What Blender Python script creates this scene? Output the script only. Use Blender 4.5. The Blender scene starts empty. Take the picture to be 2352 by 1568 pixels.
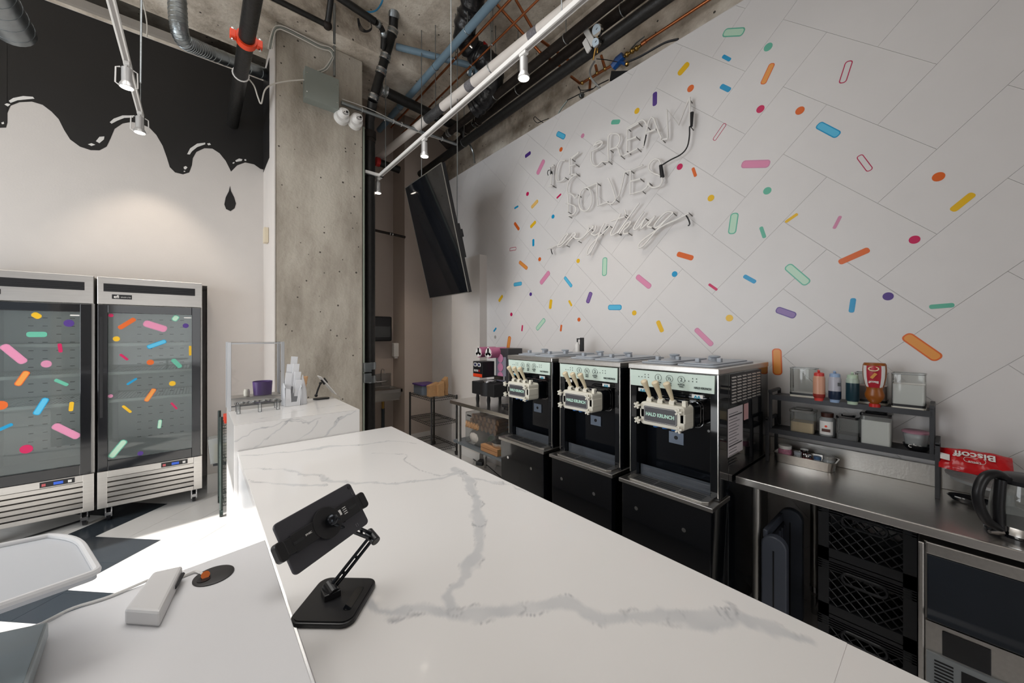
import bpy, bmesh, math, random
from mathutils import Vector, Matrix
random.seed(7)
R = math.radians
S = bpy.context.scene
COL = S.collection

# ------------------------------------------------------------------ camera
F, CX, CY, H = 851.0, 1176.0, 768.0, 1.6
TH = math.atan(721/851); CT, ST = math.cos(TH), math.sin(TH)
cd = bpy.data.cameras.new('camera'); cam = bpy.data.objects.new('camera', cd); COL.objects.link(cam)
cam.location = (0, 0, H); cam.rotation_euler = (R(90), 0, -TH)
cd.sensor_width = 36; cd.lens = 36*F/2352; cd.shift_y = -16/2352; cd.clip_start = .02
S.camera = cam
# ------------------------------------------------------------------ world, sun, window light, exposure
S.view_settings.view_transform = 'Standard'; S.view_settings.look = 'None'
S.view_settings.gamma = 1; S.view_settings.use_curve_mapping = False
S.view_settings.exposure = -0.28
w = bpy.data.worlds.new('World'); S.world = w; w.use_nodes = True
w.node_tree.nodes['Background'].inputs[0].default_value = (.82, .90, 1, 1)
w.node_tree.nodes['Background'].inputs[1].default_value = .8
def light(name, kind, loc, direction, energy, color=(1,1,1), **k):
    l = bpy.data.lights.new(name, kind); l.energy = energy; l.color = color
    for a, b in k.items(): setattr(l, a, b)
    o = bpy.data.objects.new(name, l); COL.objects.link(o); o.location = loc
    o.rotation_euler = Vector(direction).to_track_quat('-Z', 'Y').to_euler(); return o
light('sun', 'SUN', (-8,1,5), (1, .13, -.43), 16.0, (1,.96,.9), angle=R(.6))
light('window_daylight', 'AREA', (-4.9, 2.3, 1.9), (1, .06, .1), 235, (.93,.97,1), shape='RECTANGLE', size=3.8, size_y=2.6)
light('added_rear_fill', 'AREA', (-.6, -3.3, 1.9), (.1, 1, .05), 30, (1,.97,.94), shape='RECTANGLE', size=1.8, size_y=2.6)  # added fill lamp behind the camera, general brightening only

light('added_overhead_fill', 'AREA', (-.3, 2.1, 4.5), (.05, 0, -1), 66, (1,.98,.96), shape='RECTANGLE', size=2.2, size_y=3.2, spread=R(125))  # added overhead fill to brighten the counters, no real fixture

# ------------------------------------------------------------------ helpers
def P(x, y, X=None, Y=None, Z=None):
    u = (x-CX)/F; v = -(y-CY)/F; a = CT*u+ST; b = CT-ST*u
    t = X/a if X is not None else Y/b if Y is not None else (Z-H)/v
    return Vector((t*a, t*b, H+t*v))
def dist(x, X=None, Y=None):
    u = (x-CX)/F; return X/(CT*u+ST) if X is not None else Y/(CT-ST*u)
def lin(h):
    if isinstance(h, str):
        h = h.lstrip('#'); c = [int(h[i:i+2], 16)/255 for i in (0,2,4)]
        return tuple(v/12.92 if v <= .04045 else ((v+.055)/1.055)**2.4 for v in c)+(1,)
    return tuple(h)+(1,)
MATS = {}
def mat(name, col='#808080', rough=.5, metal=0, noise=0, nscale=8, bump=0, bscale=60, trans=0, alpha=1, emit=None, es=0, coat=0, stretch=None, ior=1.45, spec=.5):
    if name in MATS: return MATS[name]
    m = bpy.data.materials.new(name); m.use_nodes = True; nt = m.node_tree; b = nt.nodes['Principled BSDF']
    b.inputs['Base Color'].default_value = lin(col); b.inputs['Roughness'].default_value = rough
    b.inputs['Metallic'].default_value = metal; b.inputs['IOR'].default_value = ior
    b.inputs['Specular IOR Level'].default_value = spec
    if trans: b.inputs['Transmission Weight'].default_value = trans
    if alpha < 1: b.inputs['Alpha'].default_value = alpha
    if coat: b.inputs['Coat Weight'].default_value = coat; b.inputs['Coat Roughness'].default_value = .05
    if emit: b.inputs['Emission Color'].default_value = lin(emit); b.inputs['Emission Strength'].default_value = es
    tc = nt.nodes.new('ShaderNodeTexCoord'); mp = nt.nodes.new('ShaderNodeMapping')
    nt.links.new(tc.outputs['Object'], mp.inputs[0])
    if stretch: mp.inputs['Scale'].default_value = stretch
    n = nt.nodes.new('ShaderNodeTexNoise'); n.inputs['Scale'].default_value = nscale; n.inputs['Detail'].default_value = 5
    nt.links.new(mp.outputs[0], n.inputs[0])
    mx = nt.nodes.new('ShaderNodeMix'); mx.data_type = 'RGBA'
    c = lin(col); k = noise if noise else .03
    mx.inputs[6].default_value = tuple(max(0,v*(1-k)) for v in c[:3])+(1,); mx.inputs[7].default_value = tuple(min(1,v*(1+k)) for v in c[:3])+(1,)
    nt.links.new(n.outputs[0], mx.inputs[0]); nt.links.new(mx.outputs[2], b.inputs['Base Color'])
    if bump:
        n2 = nt.nodes.new('ShaderNodeTexNoise'); n2.inputs['Scale'].default_value = bscale; nt.links.new(mp.outputs[0], n2.inputs[0])
        bp = nt.nodes.new('ShaderNodeBump'); bp.inputs['Strength'].default_value = bump; bp.inputs['Distance'].default_value = .01
        nt.links.new(n2.outputs[0], bp.inputs['Height']); nt.links.new(bp.outputs[0], b.inputs['Normal'])
    MATS[name] = m; return m
def glass(name, col='#ffffff', op=.12, rough=.03):
    """thin clear sheet: mostly see-through with a gloss on top"""
    if name in MATS: return MATS[name]
    m = bpy.data.materials.new(name); m.use_nodes = True; nt = m.node_tree; nt.nodes.clear()
    o = nt.nodes.new('ShaderNodeOutputMaterial'); tr = nt.nodes.new('ShaderNodeBsdfTransparent'); tr.inputs[0].default_value = lin(col)
    g = nt.nodes.new('ShaderNodeBsdfGlossy'); g.inputs['Roughness'].default_value = rough
    d = nt.nodes.new('ShaderNodeBsdfDiffuse'); d.inputs[0].default_value = lin(col)
    fr = nt.nodes.new('ShaderNodeFresnel'); fr.inputs[0].default_value = 1.5
    m1 = nt.nodes.new('ShaderNodeMixShader'); m1.inputs[0].default_value = op; nt.links.new(tr.outputs[0], m1.inputs[1]); nt.links.new(d.outputs[0], m1.inputs[2])
    m2 = nt.nodes.new('ShaderNodeMixShader'); nt.links.new(fr.outputs[0], m2.inputs[0]); nt.links.new(m1.outputs[0], m2.inputs[1]); nt.links.new(g.outputs[0], m2.inputs[2])
    nt.links.new(m2.outputs[0], o.inputs[0]); MATS[name] = m; return m

class MB:
    def __init__(s): s.v = []; s.f = []; s.m = []; s.mi = 0
    def add(s, vs, fs):
        k = len(s.v); s.v += [Vector(p) for p in vs]
        for f in fs: s.f.append([i+k for i in f]); s.m.append(s.mi)
        return s
    def box(s, x0, x1, y0, y1, z0, z1, M=None):
        vs = [(x,y,z) for x in (x0,x1) for y in (y0,y1) for z in (z0,z1)]
        if M: vs = [M @ Vector(p) for p in vs]
        return s.add(vs, [(0,1,3,2),(4,6,7,5),(0,4,5,1),(2,3,7,6),(0,2,6,4),(1,5,7,3)])
    def cyl(s, a, b, r, r2=None, n=16, caps=True):
        a = Vector(a); b = Vector(b); r2 = r if r2 is None else r2; d = (b-a)
        q = d.to_track_quat('Z', 'Y'); vs = []
        for p, rr in ((a, r), (b, r2)):
            for i in range(n):
                t = 2*math.pi*i/n; vs.append(p + q @ Vector((rr*math.cos(t), rr*math.sin(t), 0)))
        fs = [(i, (i+1)%n, n+(i+1)%n, n+i) for i in range(n)]
        if caps: fs += [tuple(range(n-1,-1,-1)), tuple(range(n, 2*n))]
        return s.add(vs, fs)
    def tube(s, pts, r, n=8, closed=False):
        pts = [Vector(p) for p in pts]; N = len(pts); vs = []; up = Vector((0,0,1)); prev = None
        for i, p in enumerate(pts):
            if closed: d = pts[(i+1)%N]-pts[i-1]
            else: d = pts[min(i+1,N-1)]-pts[max(i-1,0)]
            if d.length < 1e-9: d = Vector((0,0,1))
            d.normalize()
            if prev is None: x = d.orthogonal().normalized()
            else:
                x = prev - d*prev.dot(d)
                x = x.normalized() if x.length > 1e-6 else d.orthogonal().normalized()
            prev = x; y = d.cross(x); rr = r[i] if isinstance(r, (list,tuple)) else r
            for k in range(n):
                t = 2*math.pi*k/n; vs.append(p + x*rr*math.cos(t) + y*rr*math.sin(t))
        fs = []
        for i in range(N if closed else N-1):
            j = (i+1)%N
            for k in range(n): fs.append((i*n+k, i*n+(k+1)%n, j*n+(k+1)%n, j*n+k))
        if not closed: fs += [tuple(range(n-1,-1,-1)), tuple((N-1)*n+k for k in range(n))]
        return s.add(vs, fs)
    def lathe(s, prof, c=(0,0,0), n=24, M=None, sx=1, sy=1):
        vs = []; c = Vector(c)
        for r, z in prof:
            for i in range(n):
                t = 2*math.pi*i/n; p = Vector((r*sx*math.cos(t), r*sy*math.sin(t), z))
                vs.append(c + (M @ p if M else p))
        fs = []
        for j in range(len(prof)-1):
            for i in range(n): fs.append((j*n+i, j*n+(i+1)%n, (j+1)*n+(i+1)%n, (j+1)*n+i))
        if prof[0][0] > 1e-6: fs.append(tuple(range(n-1,-1,-1)))
        if prof[-1][0] > 1e-6: fs.append(tuple((len(prof)-1)*n+i for i in range(n)))
        return s.add(vs, fs)
    def prism(s, poly, d):
        poly = [Vector(p) for p in poly]; d = Vector(d); n = len(poly)
        vs = poly + [p+d for p in poly]
        return s.add(vs, [tuple(range(n)), tuple(range(2*n-1, n-1, -1))] + [(i, n+i, n+(i+1)%n, (i+1)%n) for i in range(n)])
    def ball(s, c, r, sx=1, sy=1, sz=1, n=14, M=None):
        pr = [(r*math.sin(math.pi*i/(n//2+2)), -r*sz*math.cos(math.pi*i/(n//2+2))) for i in range(n//2+3)]
        pr[0] = (1e-7, -r*sz); pr[-1] = (1e-7, r*sz)
        return s.lathe(pr, c, n, M, sx, sy)
    def xf(s, M, k=0):
        for i in range(k, len(s.v)): s.v[i] = M @ s.v[i]
        return s
    def build(s, name, mats, parent=None, smooth=False, bevel=0, world=True, angle=.7):
        me = bpy.data.meshes.new(name); o0 = ORG.get(parent.name, Vector()) if (parent and world) else Vector()
        me.from_pydata([p-o0 for p in s.v], [], s.f)
        for m in (mats if isinstance(mats, (list,tuple)) else [mats]): me.materials.append(m)
        for p, i in zip(me.polygons, s.m): p.material_index = i
        bm = bmesh.new(); bm.from_mesh(me); bmesh.ops.recalc_face_normals(bm, faces=bm.faces); bm.to_mesh(me); bm.free()
        if smooth:
            for p in me.polygons: p.use_smooth = True
            me.set_sharp_from_angle(angle=angle)
        o = bpy.data.objects.new(name, me); COL.objects.link(o)
        if parent: o.parent = parent; ORG[o.name] = o0
        if bevel:
            b = o.modifiers.new('bevel', 'BEVEL'); b.width = bevel; b.segments = 2; b.limit_method = 'ANGLE'
        return o
ORG = {}
def thing(name, label, cat, loc=(0,0,0), group=None, rz=0):
    o = bpy.data.objects.new(name, None); COL.objects.link(o); o.location = loc; o.rotation_euler = (0,0,rz)
    o.empty_display_size = .05; ORG[o.name] = Vector(loc); o['label'] = label; o['category'] = cat
    if group: o['group'] = group
    return o
def tag(o, label, cat, group=None):
    o['label'] = label; o['category'] = cat
    if group: o['group'] = group
    return o
def struct(o): o['kind'] = 'structure'; return o
def dup(root, loc, label=None):
    def cp(o, par):
        c = o.copy(); COL.objects.link(c)
        if par: c.parent = par
        for ch in list(o.children): cp(ch, c)
        return c
    r = cp(root, None); r.location = loc
    if label: r['label'] = label
    return r
def rr(cx, cy, w, h, r, n=5):
    """rounded rectangle outline, 2-D"""
    out = []
    for sx, sy, a0 in ((1,1,0),(-1,1,90),(-1,-1,180),(1,-1,270)):
        for i in range(n+1):
            a = R(a0+90*i/n); out.append((cx+sx*(w/2-r)+r*math.cos(a), cy+sy*(h/2-r)+r*math.sin(a)))
    return out
def smoothpts(pts, k=4):
    pts = [Vector(p) for p in pts]; out = []
    for i in range(len(pts)-1):
        p0 = pts[max(i-1,0)]; p1 = pts[i]; p2 = pts[i+1]; p3 = pts[min(i+2,len(pts)-1)]
        for j in range(k):
            t = j/k; out.append(.5*((2*p1)+(p2-p0)*t+(2*p0-5*p1+4*p2-p3)*t*t+(3*p1-p0-3*p2+p3)*t**3))
    return out+[pts[-1]]
def text(s, size, org, xd, yd, m, parent, name='lettering', center=True, depth=.0006, sx=1, bold=0):
    c = bpy.data.curves.new('t', 'FONT'); c.body = s; c.size = size; c.extrude = depth; c.offset = bold
    if center: c.align_x = 'CENTER'
    o = bpy.data.objects.new('t', c); COL.objects.link(o); bpy.context.view_layer.update()
    me = bpy.data.meshes.new_from_object(o.evaluated_get(bpy.context.evaluated_depsgraph_get()))
    bpy.data.objects.remove(o); bpy.data.curves.remove(c)
    xd = Vector(xd).normalized(); yd = Vector(yd).normalized(); n = xd.cross(yd)
    o0 = ORG.get(parent.name, Vector()) if parent else Vector()
    for v in me.vertices: v.co = Vector(org) - o0 + xd*v.co.x*sx + yd*v.co.y + n*(v.co.z+depth)
    me.materials.clear(); me.materials.append(m); me.name = name
    q = bpy.data.objects.new(name, me); COL.objects.link(q)
    if parent: q.parent = parent
    return q

# ------------------------------------------------------------------ materials
def concrete(name, base, dark, light, sc=1.2, streak=(1,1,.35)):
    m = mat(name, base, .85, 0, .1, 3, .35, 45); nt = m.node_tree; b = nt.nodes['Principled BSDF']
    tc = nt.nodes.new('ShaderNodeTexCoord'); mp = nt.nodes.new('ShaderNodeMapping'); mp.inputs['Scale'].default_value = streak
    nt.links.new(tc.outputs['Object'], mp.inputs[0])
    n = nt.nodes.new('ShaderNodeTexNoise'); n.inputs['Scale'].default_value = sc*2; n.inputs['Detail'].default_value = 9; n.inputs['Roughness'].default_value = .65
    nt.links.new(mp.outputs[0], n.inputs[0])
    cr = nt.nodes.new('ShaderNodeValToRGB'); cr.color_ramp.elements[0].position = .36; cr.color_ramp.elements[1].position = .62
    cr.color_ramp.elements[0].color = lin(dark); cr.color_ramp.elements[1].color = lin(light); e = cr.color_ramp.elements.new(.5); e.color = lin(base)
    nt.links.new(n.outputs[0], cr.inputs[0])
    vo = nt.nodes.new('ShaderNodeTexVoronoi'); vo.inputs['Scale'].default_value = 11; nt.links.new(tc.outputs['Object'], vo.inputs[0])
    n3 = nt.nodes.new('ShaderNodeTexNoise'); n3.inputs['Scale'].default_value = 5; nt.links.new(tc.outputs['Object'], n3.inputs[0])
    ad = nt.nodes.new('ShaderNodeMath'); ad.operation = 'MULTIPLY'; nt.links.new(n3.outputs[0], ad.inputs[0]); ad.inputs[1].default_value = .17
    lt = nt.nodes.new('ShaderNodeMath'); lt.operation = 'LESS_THAN'; nt.links.new(vo.outputs[0], lt.inputs[0]); nt.links.new(ad.outputs[0], lt.inputs[1])
    mx = nt.nodes.new('ShaderNodeMix'); mx.data_type = 'RGBA'; nt.links.new(lt.outputs[0], mx.inputs[0]); nt.links.new(cr.outputs[0], mx.inputs[6]); mx.inputs[7].default_value = lin('#4a453f')
    nt.links.new(mx.outputs[2], b.inputs['Base Color']); return m
CONC = concrete('column_concrete', '#a69e92', '#8b8377', '#b9b2a6')
SLAB = concrete('slab_concrete', '#bfb4a6', '#8a7f71', '#ddd5c8', 1.0, (1,1,1))
WHITE = mat('white_wall_tile', '#d3d0cf', .42, bump=.03, bscale=30)
PAINT = mat('white_paint', '#cfc9c4', .6, bump=.05, bscale=80)
PAINTW = mat('warm_white_paint', '#bfb2a8', .6, bump=.05, bscale=80)
BLACKP = mat('black_mural_paint', '#1d1c1c', .45, noise=.15, nscale=3)
STEEL = mat('brushed_steel', '#c2bfbb', .3, 1, .12, 6, .06, 90, stretch=(1,12,12))
STEELR = mat('brushed_steel_matte', '#b3b1ad', .38, 1, .1, 6, .05, 90)
CHROME = mat('chrome', '#c9c9c9', .12, 1)
GALV = mat('galvanized', '#9aa0a3', .34, 1, .25, 14, .1, 40)
BLK = mat('black_plastic', '#17171a', .35)
BLKG = mat('black_gloss', '#101216', .07, coat=.5)
BLKM = mat('black_matte_metal', '#232325', .5, .3)
DKG = mat('dark_grey_metal', '#3c3d40', .45, .4)
IRON = mat('black_iron', '#201f1e', .42, .3, .5, 20, .25, 50)
IRONR = mat('rusty_black_iron', '#241d19', .6, .3, .8, 12, .5, 40)
WPL = mat('white_plastic', '#d9d7d4', .35)
CREAM = mat('cream_plastic', '#dccdae', .35)
OFFW = mat('offwhite_plastic', '#e0dccf', .35)
GREYP = mat('grey_blue_plastic', '#a3a9b1', .4)
COPPER = mat('copper', '#b9734c', .32, 1, .4, 12)
BRASS = mat('brass', '#a8854a', .3, 1, .3, 10)
BLUEP = mat('blue_grey_pipe', '#6f8798', .45, noise=.12)
WPIPE = mat('white_pipe', '#e4ddd7', .45, noise=.05)
RED = mat('red_plastic', '#b8201c', .4)
ORG_ = mat('orange_clamp', '#d8401c', .4)
MINT = mat('mint_panel', '#d2e3d9', .35)
CLEAR = glass('clear_plastic', '#eef0ee', .10)
CLEAR2 = glass('cloudy_plastic', '#dfe3e4', .32, .2)
DOORG = glass('fridge_glass', '#f1f6f5', .04, .02)
KRAFT = mat('kraft_paper', '#b18a61', .8, noise=.15, nscale=30, bump=.3, bscale=20)
FTW = mat('white_floor_tile', '#c9c8c6', .22, noise=.05, nscale=3)
FTB = mat('black_floor_tile', '#2c3238', .22, noise=.2, nscale=4)
GROUT = mat('grout', '#8f8c88', .8)
SC = {}
for k, f_, o_ in (('o','#d2601f',None),('O','#dd9345','#cc6420'),('y','#dfb11d',None),('Y','#e0b56c','#d08a26'),('b','#0c8fbf',None),('B','#55b4d8','#1290bf'),
                  ('p','#4c3080',None),('P','#7a5c9a','#4a2f6e'),('m','#c01454',None),('k','#c783a2',None),('K','#d487a8','#b3204f'),('g','#5fae96',None),
                  ('G','#b3d3bd','#6fb39a'),('W',None,'#b3204f'),('e','#a09c98',None)):
    SC[k] = (mat('decal_'+k.lower()+('_ringed' if o_ else ''), f_ or '#d3d0cf', .35), mat('decal_ring_'+k.lower(), o_ or f_, .35), bool(o_))
def capsule(a, b, w, plane_x, plane_y, n=7):
    pass
def decal(parent, name, org, e1, e2, nrm, k, A, B, w, th=.0012, ring=.0):
    """capsule-shaped vinyl: A, B are (s,t) tips in the plane basis e1,e2 (world point org)"""
    A = Vector(A); B = Vector(B); d = (B-A); L = max(d.length, w*1.0001); c = (A+B)/2
    d = d.normalized() if d.length > 1e-6 else Vector((1,0)); p = Vector((-d.y, d.x))
    def cap(L, w, rf):
        r = w/2*rf; out = []
        for (u, v) in rr(0, 0, L, w, max(r, .0005), 6): out.append(c + d*u + p*v)
        return out
    def W(q, h): return org + e1*q.x + e2*q.y + nrm*h
    fm, om, ringed = SC[k]; rf = .98 if L < w*1.15 else .8
    mb = MB(); outer = cap(L, w, rf)
    if not ringed:
        mb.prism([W(q, 0) for q in outer], nrm*th)
        return mb.build(name, fm, parent)
    g = ring or w*.13; inner = cap(L-2*g, w-2*g, rf); n = len(outer)
    vs = [W(q, th) for q in outer]+[W(q, th) for q in inner]+[W(q, 0) for q in outer]+[W(q,0) for q in inner]
    mb.mi = 1; mb.add(vs, [(i,(i+1)%n,n+(i+1)%n,n+i) for i in range(n)]+[(i,2*n+i,2*n+(i+1)%n,(i+1)%n) for i in range(n)]+[(n+i,n+(i+1)%n,3*n+(i+1)%n,3*n+i) for i in range(n)])
    mb.mi = 0
    if k != 'W': mb.add([W(q, th) for q in inner], [tuple(range(n))])
    return mb.build(name, [fm, om], parent)
def decals(parent, name, lst, ox, oy, s, X=None, Y=None, nrm=(-1,0,0), clip=None):
    nrm = Vector(nrm)
    e1, e2 = (Vector((0,1,0)), Vector((0,0,1))) if X is not None else (Vector((1,0,0)), Vector((0,0,1)))
    org = Vector((X,0,0)) if X is not None else Vector((0,Y,0))
    pr = lambda x, y: (lambda q: Vector((q.y if X is not None else q.x, q.z)))(P(ox+x/s, oy+y/s, X=X, Y=Y))
    for it in lst:
        if len(it) == 4:
            k, x, y, r = it; c = pr(x, y); rw = r/s*dist(ox+x/s, X=X, Y=Y)/F
            A = c-Vector((rw,0)); B = c+Vector((rw,0)); wd = 2*rw
        else:
            k, x1, y1, x2, y2, wpx = it; A = pr(x1,y1); B = pr(x2,y2); d = Vector((x2-x1,y2-y1)).normalized(); mx, my = (x1+x2)/2, (y1+y2)/2
            q = pr(mx-d.y*wpx/2, my+d.x*wpx/2); dd = (B-A).normalized(); v = q-(A+B)/2; wd = 2*abs(v.x*dd.y-v.y*dd.x)
        if clip:
            A = Vector((min(max(A.x,clip[0]+wd*.0),clip[1]),min(max(A.y,clip[2]),clip[3]))); B = Vector((min(max(B.x,clip[0]),clip[1]),min(max(B.y,clip[2]),clip[3])))
        decal(parent, name, org, e1, e2, nrm, k, A, B, wd)

# ================================================================== SETTING
WX = 2.80; WT = 3.844
def clip_poly(poly, inside, inter):
    out = []
    for i in range(len(poly)):
        a, b = poly[i-1], poly[i]
        if inside(b):
            if not inside(a): out.append(inter(a,b))
            out.append(b)
        elif inside(a): out.append(inter(a,b))
    return out
def clip_rect(poly, x0, x1, y0, y1):
    for ax, v, sg in ((0,x0,1),(0,x1,-1),(1,y0,1),(1,y1,-1)):
        poly = clip_poly(poly, lambda p: sg*(p[ax]-v) >= -1e-9, lambda a,b: tuple(a[k]+(b[k]-a[k])*(v-a[ax])/(b[ax]-a[ax]) for k in range(2)))
        if len(poly) < 3: return []
    return poly
def herring(w, a0, b0, rng, flip=False):
    """2:1 herringbone rectangles in the rotated (a,b) frame"""
    out = []
    for i in range(-rng, rng):
        for j in range(-rng, rng):
            if flip:
                a = a0+w*(i+2*j); b = b0+w*(-i+2*j); out += [(a, a+2*w, b, b+w), (a+2*w, a+3*w, b, b+2*w)]
            else:
                a = a0+w*(i+2*j); b = b0+w*(i-2*j); out += [(a, a+2*w, b, b+w), (a-w, a, b, b+2*w)]
    return out
def clip_convex(poly, cv):
    n = len(cv)
    for i in range(n):
        ax, ay = cv[i]; bx, by = cv[(i+1)%n]
        side = lambda p: (bx-ax)*(p[1]-ay)-(by-ay)*(p[0]-ax)
        poly = clip_poly(poly, lambda p: side(p) >= -1e-9, lambda p,q: (lambda s,t: tuple(p[k]+(q[k]-p[k])*s/(s-t) for k in range(2)))(side(p), side(q)))
        if len(poly) < 3: return []
    return poly
q2 = 2**.5
# floor : substrate + 45-degree tiles 0.6 x 0.3, black tiles cut to a zigzag band
fl = struct(MB().box(-5.2, 3.4, -3.6, 5.9, -.12, -.004).build('floor', GROUT))
ZR = [(-.22+k*0, 0) for k in range(0)]
step = .403; Rz = []
y = 4.778; x = [-.22, -.623]
yy = 6.8; pts = []
k = 0
yv = 4.778+5*step
while yv > -1.5:
    pts.append(((x[1] if k % 2 == 0 else x[0]), yv)); yv -= step; k += 1
# vertex at y=4.778 must be the right-hand tip (k=5 -> odd -> x[0])
band = []
for i in range(len(pts)-1):
    (xa, ya), (xb, yb) = pts[i], pts[i+1]
    band.append([(xa-.365, ya), (xb-.365, yb), (xb, yb), (xa, ya)])
def area(p): return .5*sum(p[i-1][0]*p[i][1]-p[i][0]*p[i-1][1] for i in range(len(p)))
band = [b if area(b) > 0 else b[::-1] for b in band]
NT = 0
def floor_piece(poly, m):
    if len(poly) < 3 or abs(area(poly)) < 2e-4: return
    MB().prism([(p[0], p[1], -.004) for p in poly], (0,0,.004)).build('floor_tile', m, fl)
for (a0, a1, b0, b1) in herring(.3, 2.657, 3.26, 22, True):
    g = .0013; c = [(a0+g,b0+g),(a1-g,b0+g),(a1-g,b1-g),(a0+g,b1-g)]
    poly = [((a-b)/q2, (a+b)/q2) for a, b in c]     # x=(a-b)/√2 , y=(a+b)/√2
    if area(poly) < 0: poly = poly[::-1]
    poly = clip_rect(poly, -2.3, 2.8, .6, 5.7)
    if not poly: continue
    cxm = sum(p[0] for p in poly)/len(poly); cym = sum(p[1] for p in poly)/len(poly)
    if cxm > .25 and cym < 2.6 and cxm < 1.9: continue      # under the counters
    blacks = [q for q in (clip_convex(poly, b) for b in band) if len(q) >= 3 and abs(area(q)) > 2e-4]
    if not blacks: floor_piece(poly, FTW); continue
    for q in blacks: floor_piece(q, FTB)
    # white remainders: left and right of the band, cut strip by strip
    for (xa, ya), (xb, yb) in zip(pts[:-1], pts[1:]):
        for s_, off in ((1, 0), (-1, -.365)):
            far = 9*s_
            cv = [(xa+off, ya), (xb+off, yb), (far, yb), (far, ya)]
            if area(cv) < 0: cv = cv[::-1]
            q = clip_convex(poly, cv)
            if len(q) >= 3: floor_piece(q, FTW)
# outer plain floor
struct(MB().box(-5.2,-2.3,-3.6,5.9,-.004,0).build('floor_outer', FTW)); struct(MB().box(-2.3,3.4,-3.6,.6,-.004,0).build('floor_near', FTW))

# ceiling slab, beam, concrete wall above the tiled wall
struct(MB().box(-5.2, 3.4, -3.6, 6.6, 4.93, 5.1).build('ceiling', SLAB))
struct(MB().box(-5.2, 3.05, 3.894, 4.75, 4.56, 4.93).build('ceiling_beam', SLAB))
struct(MB().box(3.05, 3.3, -3.6, 5.7, 3.5, 4.93).build('wall_right_concrete', SLAB))
# concrete column with chips
col = MB().box(.5556, 1.362, 4.11, 4.75, 0, 4.56).build('column', CONC, bevel=.012); struct(col)
struct(MB().box(.545, .5556, 4.105, 4.84, 0, 4.45).build('column_edge_trim', PAINT))
# tiled right wall : backing with every 0.56 x 0.28 diagonal tile its own piece
wr = struct(MB().box(WX+.006, WX+.16, -3.6, 5.245, 0, WT).build('wall_right', mat('tile_joint', '#bfbcba', .7)))
for (a0, a1, b0, b1) in herring(.2985, 1.487*WX/2.62, 1.155*WX/2.62, 24):
    g = .0006; c = [(a0+g,b0+g),(a1-g,b0+g),(a1-g,b1-g),(a0+g,b1-g)]
    # a=(y+z)/√2 measured about camera height: convert from the photographed frame
    poly = []
    for a, b in c:
        yy_ = (a-b)/q2; zz_ = (a+b)/q2
        poly.append((yy_, zz_-1.6*(WX/2.62)+1.6))
    if area(poly) < 0: poly = poly[::-1]
    poly = clip_rect(poly, -1.6, 5.24, 0, WT)
    if len(poly) < 3 or abs(area(poly)) < 2e-4: continue
    zc = sum(p[1] for p in poly)/len(poly)
    MB().prism([(WX, p[0], p[1]) for p in poly], (.006, 0, 0)).build('wall_tile', WHITE, wr)
struct(MB().box(WX, WX+.006, -3.6, -1.6, 0, WT).build('wall_right_near', WHITE))
struct(MB().box(WX-.002, WX+.16, -3.6, 5.245, WT, WT+.004).build('wall_right_cap', WHITE))
# sprinkle decals
A = [('p',1057,30,1056,112,26),('y',949,143,17),('g',795,211,847,208,28),('B',468,277,517,302,34),('k',623,292,13),('o',493,374,13),('p',277,418,311,392,18),
('K',392,436,350,524,20),('o',1271,8,20),('m',1206,478,18),('o',1284,484,1302,537,20),('m',292,641,12),('m',467,667,494,641,9),('Y',355,680,315,724,16),('b',213,728,237,714,10),
('b',445,777,12),('o',213,814,242,856,16),('y',309,842,342,806,16),('b',327,912,327,955,12),('W',185,975,224,968,20),('o',365,1033,12),('O',242,1048,291,1090,20),
('K',424,1108,369,1180,24),('B',209,1186,258,1178,22),('B',514,1140,558,1198,18),('y',143,1250,119,1286,14),('p',311,1243,11),('y',434,1274,427,1331,16),('y',540,1280,558,1314,12),
('m',195,1364,11),('G',396,1392,346,1455,22),('m',262,1428,258,1465,8),('o',496,1426,491,1466,10),('b',105,1445,88,1467,9),('e',98,1500,10),('G',757,1022,753,1133,28),('y',596,1043,13),
('B',776,1322,857,1322,32),('P',674,1230,651,1296,22),('y',933,1355,15),('o',601,1395,12),('y',1073,1402,1102,1470,26),('K',947,1133,1031,1202,34),('b',1175,1122,17),
('o',1190,1000,1287,1028,32),('m',1380,1182,1431,1218,16),('b',1590,1132,1662,1172,26),('K',1300,1450,1402,1550,32),('y',1504,1386,20),('y',1393,666,19),('W',1480,218,1410,320,20)]
B5 = [('G',42,148,136,143,40),('g',244,212,17),('b',39,252,74,271,20),('O',264,284,219,380,24),('b',30,386,73,407,26),('W',610,273,577,375,32),('m',209,491,16),('o',387,498,17),
('B',467,560,562,610,42),('K',124,740,252,737,36),('W',653,700,704,768,34),('g',240,859,16),('o',1011,796,20),('y',1170,870,1070,950,30),('G',94,958,80,1054,36),
('y',377,962,321,1001,12),('g',211,1021,228,1071,18),('k',570,972,540,1030,15),('m',903,1079,18),('o',700,1122,562,1183,26),('G',328,1195,424,1278,42),('b',628,1342,618,1407,26),
('p',784,1334,18),('g',969,1382,1083,1373,20),('P',280,1392,368,1423,32)]
decals(wr, 'sprinkle_decal', A, 1100, 200, 2.614, X=WX)
decals(wr, 'sprinkle_decal', B5, 1640, 0, 1.9607, X=WX)
decals(wr, 'sprinkle_decal', [('O',2078,769,2158,825,26),('O',1784,800,1786,861,22),('y',1582,144,1558,172,11),('O',1171,772,1166,805,7)], 0, 0, 1, X=WX)

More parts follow.
